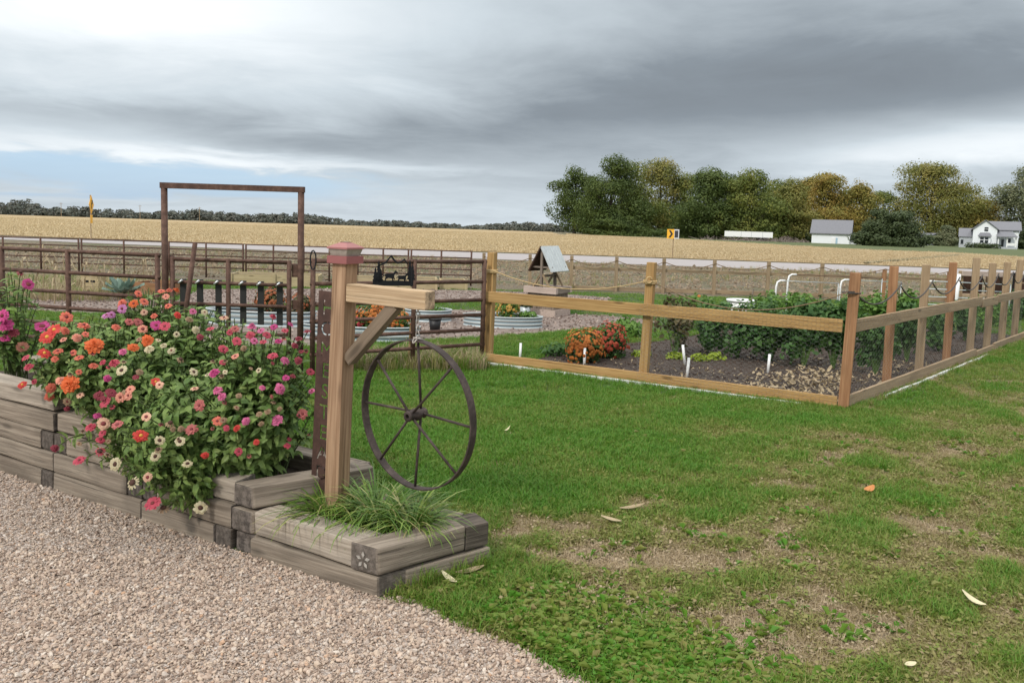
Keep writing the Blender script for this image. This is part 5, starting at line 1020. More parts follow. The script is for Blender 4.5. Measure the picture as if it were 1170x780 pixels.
for i in range(5): obj('slat', MB().box(q+Vector((0, 0, .12+.19*i)), (.75, .03, .16)), M['brown_board'], th)
for dx in (-.35, .35): obj('post', MB().box(q+Vector((dx, .04, .5)), (.06, .05, 1.0)), M['black_metal'], th)

# ================================================================== TIMBER BEDS
TH = .14
def timber(name, p0, p1, z0, h, th, m='timber', w=TH, sh=(0, 0, 0)):
    L = (p1-p0).length; o = beam(name, p0+Vector((0, 0, z0+h/2)), p1+Vector((0, 0, z0+h/2)), w, h-.008, M[m], th, .011, wob=.009)
    for v in o.data.vertices:
        if v.co.x < -L/2+.03: v.co.x += sh[0]*(v.co.y-sh[2])
        elif v.co.x > L/2-.03: v.co.x += sh[1]*(v.co.y-sh[2])
    return o
HC = .122
SP = thing('corner_planter', bed(0, 0), 'low two course weathered timber planter at the corner, holding the post and ornamental grass', 'planter')
off = VD*(TH/2); toff = WD*(TH*.5)
random.seed(14)
timber('timber', bed(-.0, 0)+off, bed(.80, 0)+off, -.005, HC-.01, SP, sh=(.453, 0, .07)); timber('timber', bed(.145, 0)+off+VD*.006, bed(.785, 0)+off+VD*.006, HC-.012, HC+.012, SP, 'timber_pale', sh=(.453, 0, .07))
timber('timber', bedt(.07, .145), bedt(.07, .62), -.005, HC-.01, SP, sh=(-.453, -.453, 0)); timber('timber', bedt(.072, -.004), bedt(.072, .50), HC-.012, HC+.012, SP, 'timber', sh=(-.453, 0, 0)); timber('timber_end', bedt(.072, .503), bedt(.072, .64), HC-.012, HC+.010, SP, 'timber_end')
timber('timber', bedt(.15, .60), bedt(.74, .60), -.005, HC-.01, SP); timber('timber', bedt(.15, .575), bedt(.70, .575), HC-.012, HC, SP)
# pale flower print on the end of the right hand timber
fp_ = MB(); ctr = bedt(.072, -.004)+Vector((0, 0, HC*1.5-.012)); exx = -WD; nrm = -VD
for i in range(5):
    a = R(90+72*i); d = exx*math.cos(a)+Vector((0, 0, math.sin(a))); s1 = exx*-math.sin(a)+Vector((0, 0, math.cos(a))); q = ctr-VD*.0045
    fp_.add([q+d*.010, q+d*.026-s1*.009, q+d*.042, q+d*.026+s1*.009], [(0, 1, 2, 3)])
obj('flower_print', fp_, plain('pale_worn_paint', (.36, .33, .29), .9, 0, .3, 60), SP)
obj('soil', poly_mesh('soil', [tuple(bedt(s, v)) for s, v in ((.14, .13), (.82, .13), (.80, .56), (.14, .56))], 0), M['soil'], SP, Matrix.Translation((0, 0, .17)))

FB_ = thing('flower_bed', bed(.82, 0), 'long stepped flower bed of stacked weathered timbers rising to the left along the drive', 'flower bed')
secs = [(.94, 1.66, 3), (1.66, 2.50, 4), (2.50, 4.1, 5)]
for i, (s0, s1, n) in enumerate(secs):
    for k in range(n):
        z = k*HC-.006; inset = VD*(.004*k+(.018 if k == n-1 and i < 2 else 0)); md = 'timber_pale' if (i == 2 and k == 4) or random.random() < .25 else 'timber'
        a, b_ = s0+.004, s1-.004
        if (k+i) % 2 == 0 and k < n-1:                 # a cross tie shows its dark end at the right of this course
            timber('tie', bed(a+.06, .002)+inset, bed(a+.06, .5)+inset, z, HC, FB_, 'timber_end', .118); a += .124
        elif k >= 1 and i < 2 and k < n-1:
            timber('tie', bed(b_-.06, .002)+inset, bed(b_-.06, .5)+inset, z, HC, FB_, 'timber_end', .118); b_ -= .124
        timber('timber', bed(a, 0)+off+inset, bed(b_, 0)+off+inset, z, HC, FB_, md)
for k in (0, 1, 2):                                    # right hand end wall, its dark sawn ends facing the drive
    timber('timber', bedt(.862, -.012 if k else .02)+VD*(.012*k), bedt(.862, .70), k*HC-.006, HC, FB_, 'timber', .13, sh=(-.453, 0, 0))
for s0, s1, n in ((.86, 1.7, 3), (1.704, 2.5, 4), (2.504, 4.1, 5)):
    for k in range(n): timber('timber', bedt(s0, .66), bedt(s1, .66), k*HC-.006, HC, FB_)
for k in (3,): timber('timber', bedt(1.70, .16), bedt(1.70, .58), k*HC-.006, HC, FB_)
for k in (4,): timber('timber', bedt(2.54, .16), bedt(2.54, .58), k*HC-.006, HC, FB_)
for s0, s1, z in ((.88, 1.7, .27), (1.7, 2.54, .39), (2.54, 4.1, .50)):
    obj('soil', poly_mesh('soil', [tuple(bedt(s, v)) for s, v in ((s0, .12), (s1, .12), (s1, .6), (s0, .6))], 0), M['soil'], FB_, Matrix.Translation((0, 0, z)))

# ================================================================== SIGN POST WITH THE HANGING WHEEL
PY = 3.80
pb, pt = AY(385, 560, PY), AY(394.5, 297, PY); ud = -WD; fn = -VD; ax = (pt-pb).normalized(); pb = pb-ax*.2
SG = thing('wheel_post', Vector((pb.x, pb.y, .02)), 'leaning wooden post with a side arm, diagonal brace and faded pink lantern cap', 'post')
beam('post', pb, pt, .089, .089, M['post'], SG, .004, side=fn, wob=.001)
Q = Matrix((ud, VD, Vector((0, 0, 1)))).transposed().to_4x4()
def frustum(mb, c, h0, z0, h1, z1):
    vs = [c+ud*(a*h)+VD*(b*h)+ax*z for h, z in ((h0, z0), (h1, z1)) for a, b in ((-1, -1), (1, -1), (1, 1), (-1, 1))]
    return mb.add(vs, [(3, 2, 1, 0), (4, 5, 6, 7), (0, 1, 5, 4), (1, 2, 6, 5), (2, 3, 7, 6), (3, 0, 4, 7)])
cp = obj('cap', frustum(MB(), pt, .064, -.016, .064, .022), M['pink_cap'], SG); obj('lantern', frustum(MB(), pt, .050, .0225, .060, .056), M['cap_glass'], cp)
obj('cap_roof', frustum(frustum(MB(), pt, .066, .0565, .066, .064), pt, .066, .0645, .022, .088), M['pink_cap_top'], cp); obj('solar_cell', frustum(MB(), pt, .020, .0885, .020, .091), M['solar'], cp)
a0 = AY(404, 334, PY-.02); a0 = pt-ax*((pt.z-a0.z)/ax.z)+ud*.046; a1 = a0+ud*.485+Vector((0, 0, -.005)); a0 = a0+Vector((0, 0, 0))
ar = beam('arm', a0, a1, .082, .090, M['arm'], SG, .007, wob=.002)
bt = a0+ud*.27+Vector((0, 0, -.052)); bb_ = a0+ud*-.004+Vector((0, 0, -.345)); beam('brace', bb_+fn*.004, bt+fn*.004+ud*.02+Vector((0, 0, .012)), .058, .060, M['brace'], SG, .003, side=VD.cross((bt-bb_).normalized()))
hk = a0+ud*.415+Vector((0, 0, -.046)); obj('eye_bolt', smooth(MB().tube([hk+Vector((0, 0, .01)), hk+Vector((0, 0, -.02))], .004, 6).tube([hk+ud*(.012*math.cos(a))+Vector((0, 0, -.03+.012*math.sin(a))) for a in np.linspace(0, 6.283, 11)[:-1]], .003, 6, closed=True).mesh('eye_bolt')), M['chain'], SG)
# wheel
WR = .365; wt = hk+Vector((0, 0, -.145)); wn = (Matrix.Rotation(R(9), 3, 'Z') @ fn).normalized() if False else (Matrix.Rotation(R(-8), 3, 'Z') @ fn).normalized(); we = Vector((0, 0, 1)).cross(wn).normalized()*1; wc_ = wt+Vector((0, 0, -WR-.008))
WT = thing('iron_wheel', wc_+Vector((0, 0, -WR)), 'rusty spoked iron wheel hanging by a short chain from the wooden arm', 'wheel')
n = 72; mb = MB(); hw2 = .021
for i in range(n):
    a = 2*math.pi*i/n; d = we*math.cos(a)+Vector((0, 0, math.sin(a)))
    for rr, o_ in ((WR, -hw2), (WR, hw2), (WR-.007, hw2), (WR-.007, -hw2)): mb.v.append(tuple(wc_+d*rr+wn*o_))
for i in range(n):
    j = (i+1) % n
    for q in range(4): mb.f.append((i*4+q, j*4+q, j*4+(q+1) % 4, i*4+(q+1) % 4))
obj('rim', mb, M['iron'], WT)
hb = MB(); Mh = Matrix((we, Vector((0, 0, 1)), wn)).transposed().to_4x4(); prof = [(.012, .06), (.024, .06), (.027, .052), (.022, .045), (.024, .02), (.031, .014), (.031, -.014), (.024, -.02), (.022, -.045), (.027, -.052), (.024, -.06), (.012, -.06), (.012, .06)]
k = 16; vs = []; 
for r0, z in prof:
    for j in range(k): a = 2*math.pi*j/k; vs.append(wc_+(we*math.cos(a)+Vector((0, 0, math.sin(a))))*r0+wn*z)
hb.add(vs, [(i*k+j, i*k+(j+1) % k, (i+1)*k+(j+1) % k, (i+1)*k+j) for i in range(len(prof)-1) for j in range(k)]); obj('hub', smooth(hb.mesh('hub')), M['iron'], WT)
for i in range(8):
    a = R(90-45*i+(4 if i % 2 else 0)); sgn = 1 if i % 2 else -1; d = we*math.cos(a)+Vector((0, 0, math.sin(a))); obj('spoke', smooth(MB().tube([wc_+d*.024+wn*.034*sgn, wc_+d*(WR-.004)+wn*.004*sgn], .0065, 8).mesh('spoke')), M['iron'], WT)
ch = thing('hanging_chain', wt, 'short pale chain tying the iron wheel to the wooden arm', 'chain'); zz = hk.z-.038; i = 0
while zz > wt.z-.012:
    d = ud if i % 2 else VD; obj('link', smooth(MB().tube([Vector((hk.x, hk.y, zz-.013))+d*(.009*math.cos(a))+Vector((0, 0, .017*math.sin(a))) for a in np.linspace(0, 6.283, 11)[:-1]], .003, 5, closed=True).mesh('link')), M['chain'], ch); zz -= .0255; i += 1
obj('tie_wire', smooth(MB().tube([wt+we*(.012*math.cos(a))+wn*(.028*math.sin(a))*1.0+Vector((0, 0, -.01+.012*math.cos(2*a))) for a in np.linspace(0, 6.283, 19)[:-1]], .004, 5, closed=True).tube([wt+wn*.03+Vector((0, 0, .006)), wt-wn*.01+we*.03+Vector((0, 0, -.006))], .0035, 5).mesh('tie_wire')), M['chain'], ch)

# ---- tall rusty plate with the letters cut through it
sb, st = AY(366.5, 560, 3.84), AY(376, 333, 3.84); wS = .135; Ls = (st-sb).length; axs = (st-sb).normalized(); exs = (ud-axs*ud.dot(axs)).normalized(); ns = exs.cross(axs)
Mx = Matrix((exs, axs, ns)).transposed().to_4x4(); Mx.translation = sb
pl = bpy.data.objects.new('plate', MB().box((0, Ls/2-.03, 0), (wS, Ls+.06, .004)).mesh('plate')); COL.objects.link(pl); cut_ = []
LT = 'HOMESTEAD'; pitch = (Ls-.07)/len(LT)
for i, chx in enumerate(LT):
    tx = bpy.data.curves.new('t', 'FONT'); tx.body = chx; tx.size = pitch*1.02; tx.align_x = 'CENTER'; tx.extrude = .02; tx.resolution_u = 3
    o = bpy.data.objects.new('t', tx); o.location = (0, Ls-.035-pitch*(i+.80), 0); o.scale = (1.05, 1, 1); COL.objects.link(o); cut_.append(o)
dg = bpy.context.evaluated_depsgraph_get(); dg.update(); bmc = bmesh.new()
for o in cut_:
    me = bpy.data.meshes.new_from_object(o.evaluated_get(dg)); me.transform(o.matrix_world); bmc.from_mesh(me); bpy.data.objects.remove(o)
mc = bpy.data.meshes.new('cutter'); bmesh.ops.remove_doubles(bmc, verts=bmc.verts, dist=1e-5); bmc.to_mesh(mc); bmc.free(); oc = bpy.data.objects.new('cutter', mc); COL.objects.link(oc)
bo = pl.modifiers.new('b', 'BOOLEAN'); bo.object = oc; bo.operation = 'DIFFERENCE'; bo.solver = 'EXACT'; bo.use_self = True; dg = bpy.context.evaluated_depsgraph_get(); dg.update()
mp = bpy.data.meshes.new_from_object(pl.evaluated_get(dg)); bpy.data.objects.remove(pl); bpy.data.objects.remove(oc); mp.materials.clear()
HS = thing('letter_sign', Vector((sb.x, sb.y, .1)), 'tall narrow rusty plate with HOMESTEAD cut through it, beside the leaning wooden post', 'sign'); obj('plate', mp, M['rust_plate'], HS, Mx)
br_ = MB()
for i, chx in enumerate(LT):
    if chx in 'OAD': y0 = Ls-.035-pitch*(i+.80); br_.box((0 if chx != 'D' else -.004, y0+pitch*.36, 0), (.008, pitch*.78, .0032))
obj('bridge', br_, M['rust_plate'], HS, Mx)['kind'] = 'stuff'
obj('stake', MB().box((.0, -.03, -.012), (.03, .3, .012)), M['rust_plate'], HS, Mx)

# ================================================================== FLOWERS
random.seed(77)
M['zleaf'] = leafy('zinnia_leaves', [(.06, .12, .028), (.125, .205, .05), (.22, .31, .085), (.105, .175, .042), (.29, .34, .11)], .3, .5, .3, 4)
M['zstem'] = plain('zinnia_stem', (.075, .105, .03), .7)
def petal_mat(name, c, edge=None):
    m, t, b = mat(name); r = t.n('ShaderNodeNewGeometry').outputs['Random Per Island']; oi = t.n('ShaderNodeObjectInfo').outputs['Random']
    c = [x*.84+.16*(sum(c)/3)*.8 for x in c]; e = edge or [x*.6 for x in c]; col = t.mix(t.m('MULTIPLY', r, .8), c, e); col = t.mix(t.m('MULTIPLY', oi, .35), col, [x*.6 for x in c]); t.put(b.inputs['Base Color'], col); b.inputs['Roughness'].default_value = .6; b.inputs['Specular IOR Level'].default_value = .2
    tr = t.n('ShaderNodeBsdfTranslucent'); t.put(tr.inputs[0], col); mx = t.n('ShaderNodeMixShader'); mx.inputs[0].default_value = .25
    t.t.links.new(b.outputs[0], mx.inputs[1]); t.t.links.new(tr.outputs[0], mx.inputs[2]); t.t.links.new(mx.outputs[0], t.t.nodes['Material Output'].inputs[0]); return m
PC_ = {'O': petal_mat('petal_orange', (.80, .16, .02), (.62, .09, .015)), 'R': petal_mat('petal_red', (.72, .055, .035), (.5, .03, .025)), 'C': petal_mat('petal_coral', (.78, .19, .11), (.62, .12, .07)), 'S': petal_mat('petal_salmon', (.78, .33, .22), (.66, .22, .15)),
       'P': petal_mat('petal_peach', (.80, .50, .32), (.70, .36, .24)), 'W': petal_mat('petal_cream', (.66, .58, .36), (.52, .42, .24)), 'M': petal_mat('petal_magenta', (.62, .06, .25), (.46, .035, .17)), 'K': petal_mat('petal_pink', (.72, .16, .34), (.58, .09, .22)),
       'L': petal_mat('petal_lilac', (.66, .25, .50), (.52, .14, .38)), 'D': petal_mat('petal_dark_rose', (.34, .045, .07), (.22, .03, .045)), 'Q': petal_mat('petal_dusty_rose', (.58, .16, .14), (.42, .10, .09)), 'T': petal_mat('petal_dried_tan', (.42, .28, .16), (.3, .18, .1)), 'B': petal_mat('petal_rose_red', (.62, .075, .12), (.44, .045, .08))}
CM = {'dark': plain('flower_centre_brown', (.06, .025, .015), .8, 0, .3, 90), 'gold': plain('flower_centre_gold', (.55, .30, .05), .8, 0, .3, 90), 'maroon': plain('flower_centre_maroon', (.16, .03, .03), .8, 0, .3, 90)}
def bloom_mesh(kind, sd_):
    random.seed(sd_); mb = MB()
    def layer(n, r0, r1, z0, z1, w, ph):
        for i in range(n):
            a = 2*math.pi*(i+ph)/n+random.gauss(0, .07); d = Vector((math.cos(a), math.sin(a), 0)); s_ = Vector((-d.y, d.x, 0)); r = r1*random.uniform(.88, 1.08); zt = z1+random.uniform(-.07, .07)
            p0, p1, p2, p3 = (d*r0+Vector((0, 0, z0)), d*(r0+(r-r0)*.45)+Vector((0, 0, z0+(zt-z0)*.55+.05)), d*(r0+(r-r0)*.85)+Vector((0, 0, zt)), d*r+Vector((0, 0, zt-.04)))
            mb.add([p0-s_*w*.4, p0+s_*w*.4, p1-s_*w, p1+s_*w, p2-s_*w*.8, p2+s_*w*.8, p3], [(0, 1, 3, 2), (2, 3, 5, 4), (4, 5, 6)])
    if kind == 'double':
        for L in range(6): f = L/5; layer(int(15-8*f), .05, 1-.78*f, .02+.30*f, .02+.50*f**.8, .20-.07*f, L*.37)
    elif kind == 'semi':
        for L in range(3): f = L/3; layer(14-2*L, .1, 1-.45*f, .04+.12*f, .10+.2*f, .20-.03*L, L*.45)
    elif kind == 'single': layer(13, .22, 1, 0, .05, .235, 0); layer(9, .2, .72, .04, .13, .2, .5)
    elif kind == 'seed': layer(11, .3, .95, -.05, -.32, .15, 0)
    return mb.mesh('flower_head')
def centre_mesh(kind):
    h, r = {'double': (.52, .10), 'semi': (.34, .26), 'single': (.22, .36), 'seed': (.30, .48)}[kind]
    return smooth(MB().lathe([(r*.9, -.02), (r, h*.4), (r*.75, h*.85), (r*.2, h)], (0, 0, 0), 10).mesh('flower_centre'))
BM_ = {}
def bloom(kind, colk):
    q = (kind, colk, random.randrange(2))
    if q not in BM_:
        st_ = random.getstate(); me = bloom_mesh(kind, hash(kind) % 7+q[2]*3+1 if False else len(BM_)*13+5); random.setstate(st_); me.materials.append(PC_[colk]); BM_[q] = me
    return BM_[q]
CE_ = {}
def centre(kind, cm):
    if (kind, cm) not in CE_: me = centre_mesh(kind); me.materials.append(CM[cm]); CE_[(kind, cm)] = me
    return CE_[(kind, cm)]
# plants: s, v along the bed, centre height, radii (along, across, up), label
ZP = [(1.06, .30, .66, (.28, .38, .46), 'rightmost zinnia plant with magenta and dark rose blooms next to the rusty letter plate'), (1.36, .07, .50, (.30, .36, .42), 'low front zinnia plant with cream blooms spilling over the bed edge to the gravel'), (1.22, -.05, .36, (.17, .15, .21), 'small zinnia plant with one big cream bloom hanging over the lower timber near the gravel'), (1.74, -.02, .50, (.17, .2, .27), 'low zinnia plant with rose and mauve blooms drooping over the bed joint'),
      (1.42, .48, .80, (.30, .28, .33), 'zinnia plant with small pink blooms in the back row below the gate'), (1.75, .16, .68, (.26, .34, .36), 'middle front zinnia plant with peach and rose blooms above the bed joint'), (1.85, .50, .88, (.30, .28, .34), 'tall middle back zinnia plant with cream and orange blooms'),
      (2.12, .16, .74, (.24, .32, .32), 'front zinnia plant with salmon blooms, left of the middle'), (2.28, .50, .92, (.27, .28, .33), 'tallest back zinnia plant with coral, lilac and orange blooms left of the arch post'), (2.55, .20, .78, (.22, .30, .27), 'front zinnia plant with a big orange bloom hanging over the pale top timber'), (2.82, .40, .80, (.24, .28, .24), 'left zinnia plant with bright red and coral blooms'),
      (3.50, .34, 1.0, (.22, .24, .36), 'tall zinnia plant with purple magenta blooms cut by the left edge')]
ZT = []
def leaf_on(mb, p, d, L, w, up):
    d = d.normalized(); s_ = d.cross(up); 
    if s_.length < .05: s_ = d.cross(Vector((1, 0, 0)))
    s_.normalize(); n_ = s_.cross(d)
    if n_.z < 0: n_ = -n_
    c = [p, p+d*L*.3-n_*-.06*L, p+d*L*.7+n_*.04*L, p+d*L-n_*.12*L]; e = n_*L*.07
    mb.add([c[0], c[1]-s_*w+e, c[1], c[1]+s_*w+e, c[2]-s_*w*.75+e*.6, c[2], c[2]+s_*w*.75+e*.6, c[3]], [(0, 2, 1), (0, 3, 2), (1, 2, 5, 4), (2, 3, 6, 5), (4, 5, 7), (5, 6, 7)])
def z_stem(mb, sm, base, tip, nl, L0=.068):
    mid = base.lerp(tip, .5)+Vector((0, 0, .10*(tip-base).length)); pts = [base, base.lerp(mid, .5)+Vector((0, 0, .03)), mid, mid.lerp(tip, .5)+Vector((0, 0, .02)), tip]; sm.tube(pts, [.005, .0045, .004, .0035, .003], 4, caps=False)
    ang = random.uniform(0, 6.28)
    for k in range(nl):
        f = .38+.6*(k+random.random()*.5)/nl; i = min(3, int(f*4)); p = pts[i].lerp(pts[i+1], f*4-i); ax_ = (pts[i+1]-pts[i]).normalized(); x = ax_.cross(Vector((.3, .9, .1))).normalized(); y = ax_.cross(x); ang += 1.57
        for q in (0, math.pi):
            a = ang+q+random.gauss(0, .2); d = x*math.cos(a)+y*math.sin(a)+ax_*random.uniform(-.1, .6)+Vector((0, 0, random.uniform(-.3, .15))); leaf_on(mb, p, d, L0*random.uniform(.7, 1.35)*(1.15-.35*f), L0*random.uniform(.19, .27), ax_)
for s, v, z, rad, de in ZP:
    c = bed(s, v, z); n_st = int(140*(rad[0]*rad[1]*rad[2]/.03)**.6) if s < 3.2 else 30; mb, sm = MB(), MB()
    gz = .25 if s < 1.7 else (.37 if s < 2.5 else .48); base = bed(s, max(.25, min(.45, v)), gz-.02); A = Matrix((WD, VD, Vector((0, 0, 1)))).transposed()
    th = thing('zinnia_plant', base, de, 'flowers', 'zinnia plants in the timber flower bed')
    for i in range(n_st):
        d = rand_dir(); d.z = d.z*.9+(.22 if z > .6 else -.12); d.normalize(); 
        if random.random() < .5: d = (d+(A.inverted() @ Vector((0, -.9, .1)))).normalized()
        tip = c+A @ Vector((d.x*rad[0], d.y*rad[1], d.z*rad[2]))*random.uniform(.72, 1.0); b0 = base+Vector((random.gauss(0, .05), random.gauss(0, .04), 0)); z_stem(mb, sm, b0, tip, random.randint(5, 8))
    ZT.append((th, c, rad, A, base, mb, sm))
BL = """23,311,6,seed,D 32,325,8,single,M 3,362,8,semi,M 8,372,8,double,M 5,387,8,semi,M 48,373,9,single,M 26,396,6,semi,S 16,380,7,double,D 54,385,9,semi,R 62,377,8,semi,R 76,363,7,semi,C 74,378,7,double,C 96,373,9,semi,C
88,386,6,double,S 72,388,5,single,S 107,395,14,double,O 50,404,7,semi,R 67,402,6,semi,C 63,410,6,double,C 30,409,6,semi,B 33,419,7,double,B 26,440,7,semi,R 39,436,5,double,B 56,453,7,double,C 58,443,7,double,C 70,435,7,double,S 80,439,12,double,O
90,409,7,semi,C 107,418,6,double,C 90,425,5,semi,C 92,452,6,semi,P 118,414,5,double,B 130,415,7,double,B 122,432,6,double,M 140,402,6,double,K 139,423,7,single,W 141,413,4,seed,T 133,374,7,double,C 123,361,9,semi,L 140,353,8,semi,L 140,347,6,double,C
153,347,7,semi,O 158,336,5,semi,C 164,345,6,semi,C 148,368,6,semi,Q 158,368,6,semi,Q 165,357,5,semi,P 176,361,6,double,C 163,376,6,single,S 178,372,8,semi,M 188,373,8,semi,B 193,350,6,semi,C 203,360,6,double,R 184,333,5,semi,C 190,339,5,semi,S
193,332,6,double,C 201,332,6,double,O 152,397,9,double,O 168,389,10,double,O 171,399,7,double,W 187,395,6,double,W 196,401,6,semi,W 181,389,5,semi,W 202,382,5,single,W 216,365,7,double,T 224,377,6,double,W 220,356,6,semi,K 234,357,5,semi,W
256,364,6,semi,P 228,385,6,double,D 269,376,6,semi,Q 288,374,7,double,K 286,383,6,double,B 271,390,7,semi,B 290,390,8,semi,K 301,391,6,semi,B 255,399,7,semi,B 269,407,5,single,S 295,423,5,single,W 221,425,6,single,W 257,425,4,semi,W
237,428,4,single,W 245,426,7,double,M 178,436,8,semi,R 182,440,5,semi,P 248,446,8,double,K 254,453,7,double,K 222,444,5,single,P 113,452,7,semi,D 127,449,7,semi,D 120,460,8,semi,B 138,454,7,semi,S 147,452,7,semi,S 149,445,7,semi,S
111,475,6,double,M 118,484,7,single,P 134,485,8,single,Q 104,488,7,double,B 117,495,6,semi,B 115,503,7,semi,B 114,515,8,seed,B 167,476,7,single,P 194,483,7,seed,T 219,491,9,semi,Q 249,481,8,semi,C 281,481,7,double,K 316,480,8,double,K
270,489,6,double,R 293,505,4,double,R 228,463,8,semi,Q 299,443,6,double,K 320,444,8,double,K 327,432,6,semi,M 356,447,6,semi,K 346,473,8,semi,Q 306,470,6,double,T 296,473,6,double,T 312,362,6,double,B 313,374,7,semi,M 326,378,6,semi,B 331,371,6,semi,M
341,387,6,double,D 351,379,5,semi,D 311,407,7,semi,B 325,412,6,double,K 341,412,6,double,D 355,425,7,semi,B 161,498,8,semi,R 182,503,7,single,W 206,504,7,single,W 177,521,8,single,W 214,530,8,single,W 234,520,6,double,R 272,516,8,semi,B 132,530,8,single,W
169,545,6,single,P 151,551,8,seed,W 91,526,7,semi,B 175,575,9,semi,B 187,580,7,seed,T 229,580,9,single,W 260,559,5,single,P 328,509,5,double,B 344,402,5,semi,D 337,395,5,double,D 207,410,5,seed,T 160,425,5,double,T 98,382,5,semi,C 128,360,6,semi,L 350,400,5,seed,D 305,383,6,semi,B 318,390,6,double,M 298,378,6,semi,K 262,380,5,semi,B 278,398,5,double,T 84,403,5,semi,C 240,376,5,semi,B 334,430,5,semi,D"""
CEN = {'single': {'W': 'dark', 'P': 'maroon', 'M': 'maroon', 'S': 'maroon', 'Q': 'maroon'}, 'semi': {'R': 'gold', 'B': 'maroon', 'C': 'maroon', 'L': 'maroon'}}
nb = [0]*len(ZT)
for i in range(46):                                   # spent and half opened heads scattered through the plants
    BL += f" {random.uniform(60, 358):.0f},{random.uniform(368, 520):.0f},{random.choice((3.5, 4, 4.5, 5))},{random.choice(('seed', 'seed', 'double', 'semi'))},{random.choice('TTDDQTB')}"
for e in BL.split():
    x, y, r, kind, ck = e.split(','); x, y, r = float(x)+random.uniform(-.6, .6), float(y), float(r); o_ = Vector((0, 0, EYE)); d = ray(x, y); best = None
    for i, (th, c, rad, A, base, mb, sm) in enumerate(ZT):
        Ai = A.inverted(); oo, dd = Ai @ (o_-c), Ai @ d; oo = Vector((oo.x/rad[0], oo.y/rad[1], oo.z/rad[2])); dd = Vector((dd.x/rad[0], dd.y/rad[1], dd.z/rad[2]))
        a, b_, c_ = dd.dot(dd), 2*oo.dot(dd), oo.dot(oo)-1.06; D_ = b_*b_-4*a*c_
        if D_ > 0: t_ = (-b_-math.sqrt(D_))/(2*a); k_ = (0, t_)
        else: t_ = -b_/(2*a); k_ = (1+(oo+dd*t_).length, t_)
        if best is None or k_ < best[0]: best = (k_, i, t_, (oo+dd*t_))
    (_, i, t_, loc) = best; th, c, rad, A, base, mb, sm = ZT[i]
    if nb[i] >= 98: continue
    nb[i] += 1; p = o_+d*t_; loc.normalize(); nrm = A @ Vector((loc.x/rad[0], loc.y/rad[1], loc.z/rad[2])); nrm.normalize()
    nrm = (nrm*.35+Vector((0, 0, .55))+(o_-p).normalized()*.55+rand_dir()*.48).normalized(); sz = r*t_*d.length/F*random.uniform(.66, .92)
    if kind == 'seed': nrm = (nrm+Vector((0, 0, .5))).normalized()
    Mx = Matrix.Translation(p) @ nrm.to_track_quat('Z', 'Y').to_matrix().to_4x4() @ Matrix.Rotation(random.uniform(0, 6.28), 4, 'Z') @ Matrix.Diagonal((sz*random.uniform(.85, 1.1), sz*random.uniform(.85, 1.1), sz*random.uniform(.8, 1.5), 1))
    fh = obj('flower_head', bloom(kind, ck), None, th, Mx)
    cm = CEN.get(kind, {}).get(ck, 'dark' if kind == 'seed' else 'maroon')
    if kind != 'double': obj('flower_centre', centre(kind, cm), None, fh, Mx)
    z_stem(mb, sm, base+Vector((random.gauss(0, .05), random.gauss(0, .04), 0)), p-nrm*sz*.05, 5)
for th, c, rad, A, base, mb, sm in ZT: obj('foliage', mb, M['zleaf'], th); obj('stems', sm, M['zstem'], th)

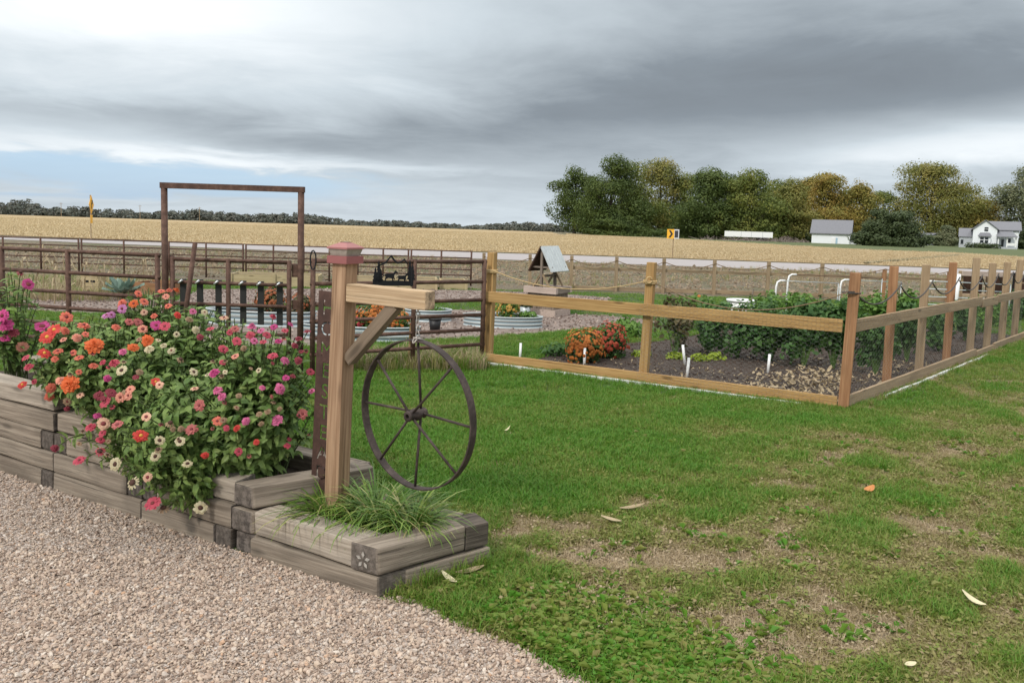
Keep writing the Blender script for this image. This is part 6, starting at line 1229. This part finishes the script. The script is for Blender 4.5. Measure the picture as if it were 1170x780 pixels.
# ornamental grass in the corner planter
m, t, b = mat('striped_grass'); r_ = t.n('ShaderNodeNewGeometry').outputs['Random Per Island']
c = t.ramp(r_, [(0, (.07, .15, .02)), (.5, (.13, .23, .032)), (.8, (.22, .30, .055)), (.93, (.40, .40, .15)), (1, (.30, .23, .10))]); t.put(b.inputs['Base Color'], c); b.inputs['Roughness'].default_value = .45
tr = t.n('ShaderNodeBsdfTranslucent'); t.put(tr.inputs[0], c); mx = t.n('ShaderNodeMixShader'); mx.inputs[0].default_value = .3; t.t.links.new(b.outputs[0], mx.inputs[1]); t.t.links.new(tr.outputs[0], mx.inputs[2]); t.t.links.new(mx.outputs[0], t.t.nodes['Material Output'].inputs[0]); M['sgrass'] = m
def grass_clump(cx, n, Lm, de):
    mb = MB()
    for i in range(n):
        a = random.uniform(0, 6.28); p = cx+Vector((math.cos(a), math.sin(a), 0))*.09*math.sqrt(random.random()); d = Vector((math.cos(a+random.gauss(0, .5)), math.sin(a+random.gauss(0, .5)), 0)); L = Lm*random.uniform(.55, 1.15); e = random.uniform(.75, 1.45); w = random.uniform(.003, .0062); s_ = Vector((-d.y, d.x, 0)); q = p.copy(); prev = None; n_ = 6; bend = random.uniform(.18, .36)
        for k_ in range(n_+1):
            ww = w*(1-.9*(k_/n_)**2); cur = [q-s_*ww, q+s_*ww]
            if prev: mb.add(prev+[cur[1], cur[0]], [(0, 1, 2, 3)])
            prev = cur; q = q+(d*math.cos(e)+Vector((0, 0, math.sin(e))))*(L/n_); e -= bend*(1+k_*.12)
            if q.z < .255 and k_ > 1: q.z = max(q.z, .10); 
    # merge the ribbon pieces so that each blade is one island
    bm = bmesh.new(); me = mb.mesh('blades'); bm.from_mesh(me); bmesh.ops.remove_doubles(bm, verts=bm.verts, dist=1e-5); bm.to_mesh(me); bm.free()
    th = thing('ornamental_grass', cx, de, 'ornamental grass', 'ornamental grass clumps in the corner planter'); obj('blades', me, M['sgrass'], th)
grass_clump(bedt(.62, .27, .18), 300, .27, 'arching striped grass clump left of the foot of the leaning post'); grass_clump(bedt(.42, .36, .18), 380, .32, 'arching striped grass clump right of the foot of the leaning post'); grass_clump(bedt(.24, .40, .18), 320, .28, 'arching striped grass clump at the right end of the corner planter under the wheel'); 

# single fallen leaves and husks lying on the grass
def fallen(px, py, L, w, az_, m, de, curl=.3):
    p = G(px, py, .035); mb = MB(); d = Vector((math.cos(az_), math.sin(az_), 0)); s_ = Vector((-d.y, d.x, 0)); n_ = 6; vs = []
    for i in range(n_+1):
        f = i/n_; ww = w*math.sin(math.pi*(.06+.9*f))**.8; z = curl*L*(f-.3)**2+.012; vs += [p+d*L*(f-.5)-s_*ww+Vector((0, 0, z+.25*ww)), p+d*L*(f-.5)+Vector((0, 0, z)), p+d*L*(f-.5)+s_*ww+Vector((0, 0, z+.3*ww))]
    mb.add(vs, [(i*3+k_, i*3+k_+1, i*3+k_+4, i*3+k_+3) for i in range(n_) for k_ in (0, 1)]); tag(obj('fallen_leaf', mb, m), de, 'fallen leaf')
fallen(1112, 690, .10, .024, 2.3, M['fallen'], 'big cream leaf lying on the worn grass near the right edge', .8); fallen(993, 562, .075, .03, .4, M['fallen_o'], 'orange leaf lying alone on the worn grass', .9); fallen(722, 582, .16, .02, .25, M['straw'], 'long tan husk lying on a dry patch of grass'); fallen(698, 596, .12, .022, 2.8, M['straw'], 'tan husk lying left of the long husk on the grass')
fallen(513, 664, .10, .018, 2.4, M['fallen'], 'yellowish husk lying beside the corner planter', .5); fallen(537, 655, .14, .022, .35, M['straw'], 'long tan husk lying against the corner planter'); fallen(579, 493, .06, .012, .5, M['fallen'], 'small pale curl lying on the green lawn', 1.2); fallen(1040, 762, .05, .014, .2, M['fallen'], 'small pale leaf scrap near the bottom of the worn grass')
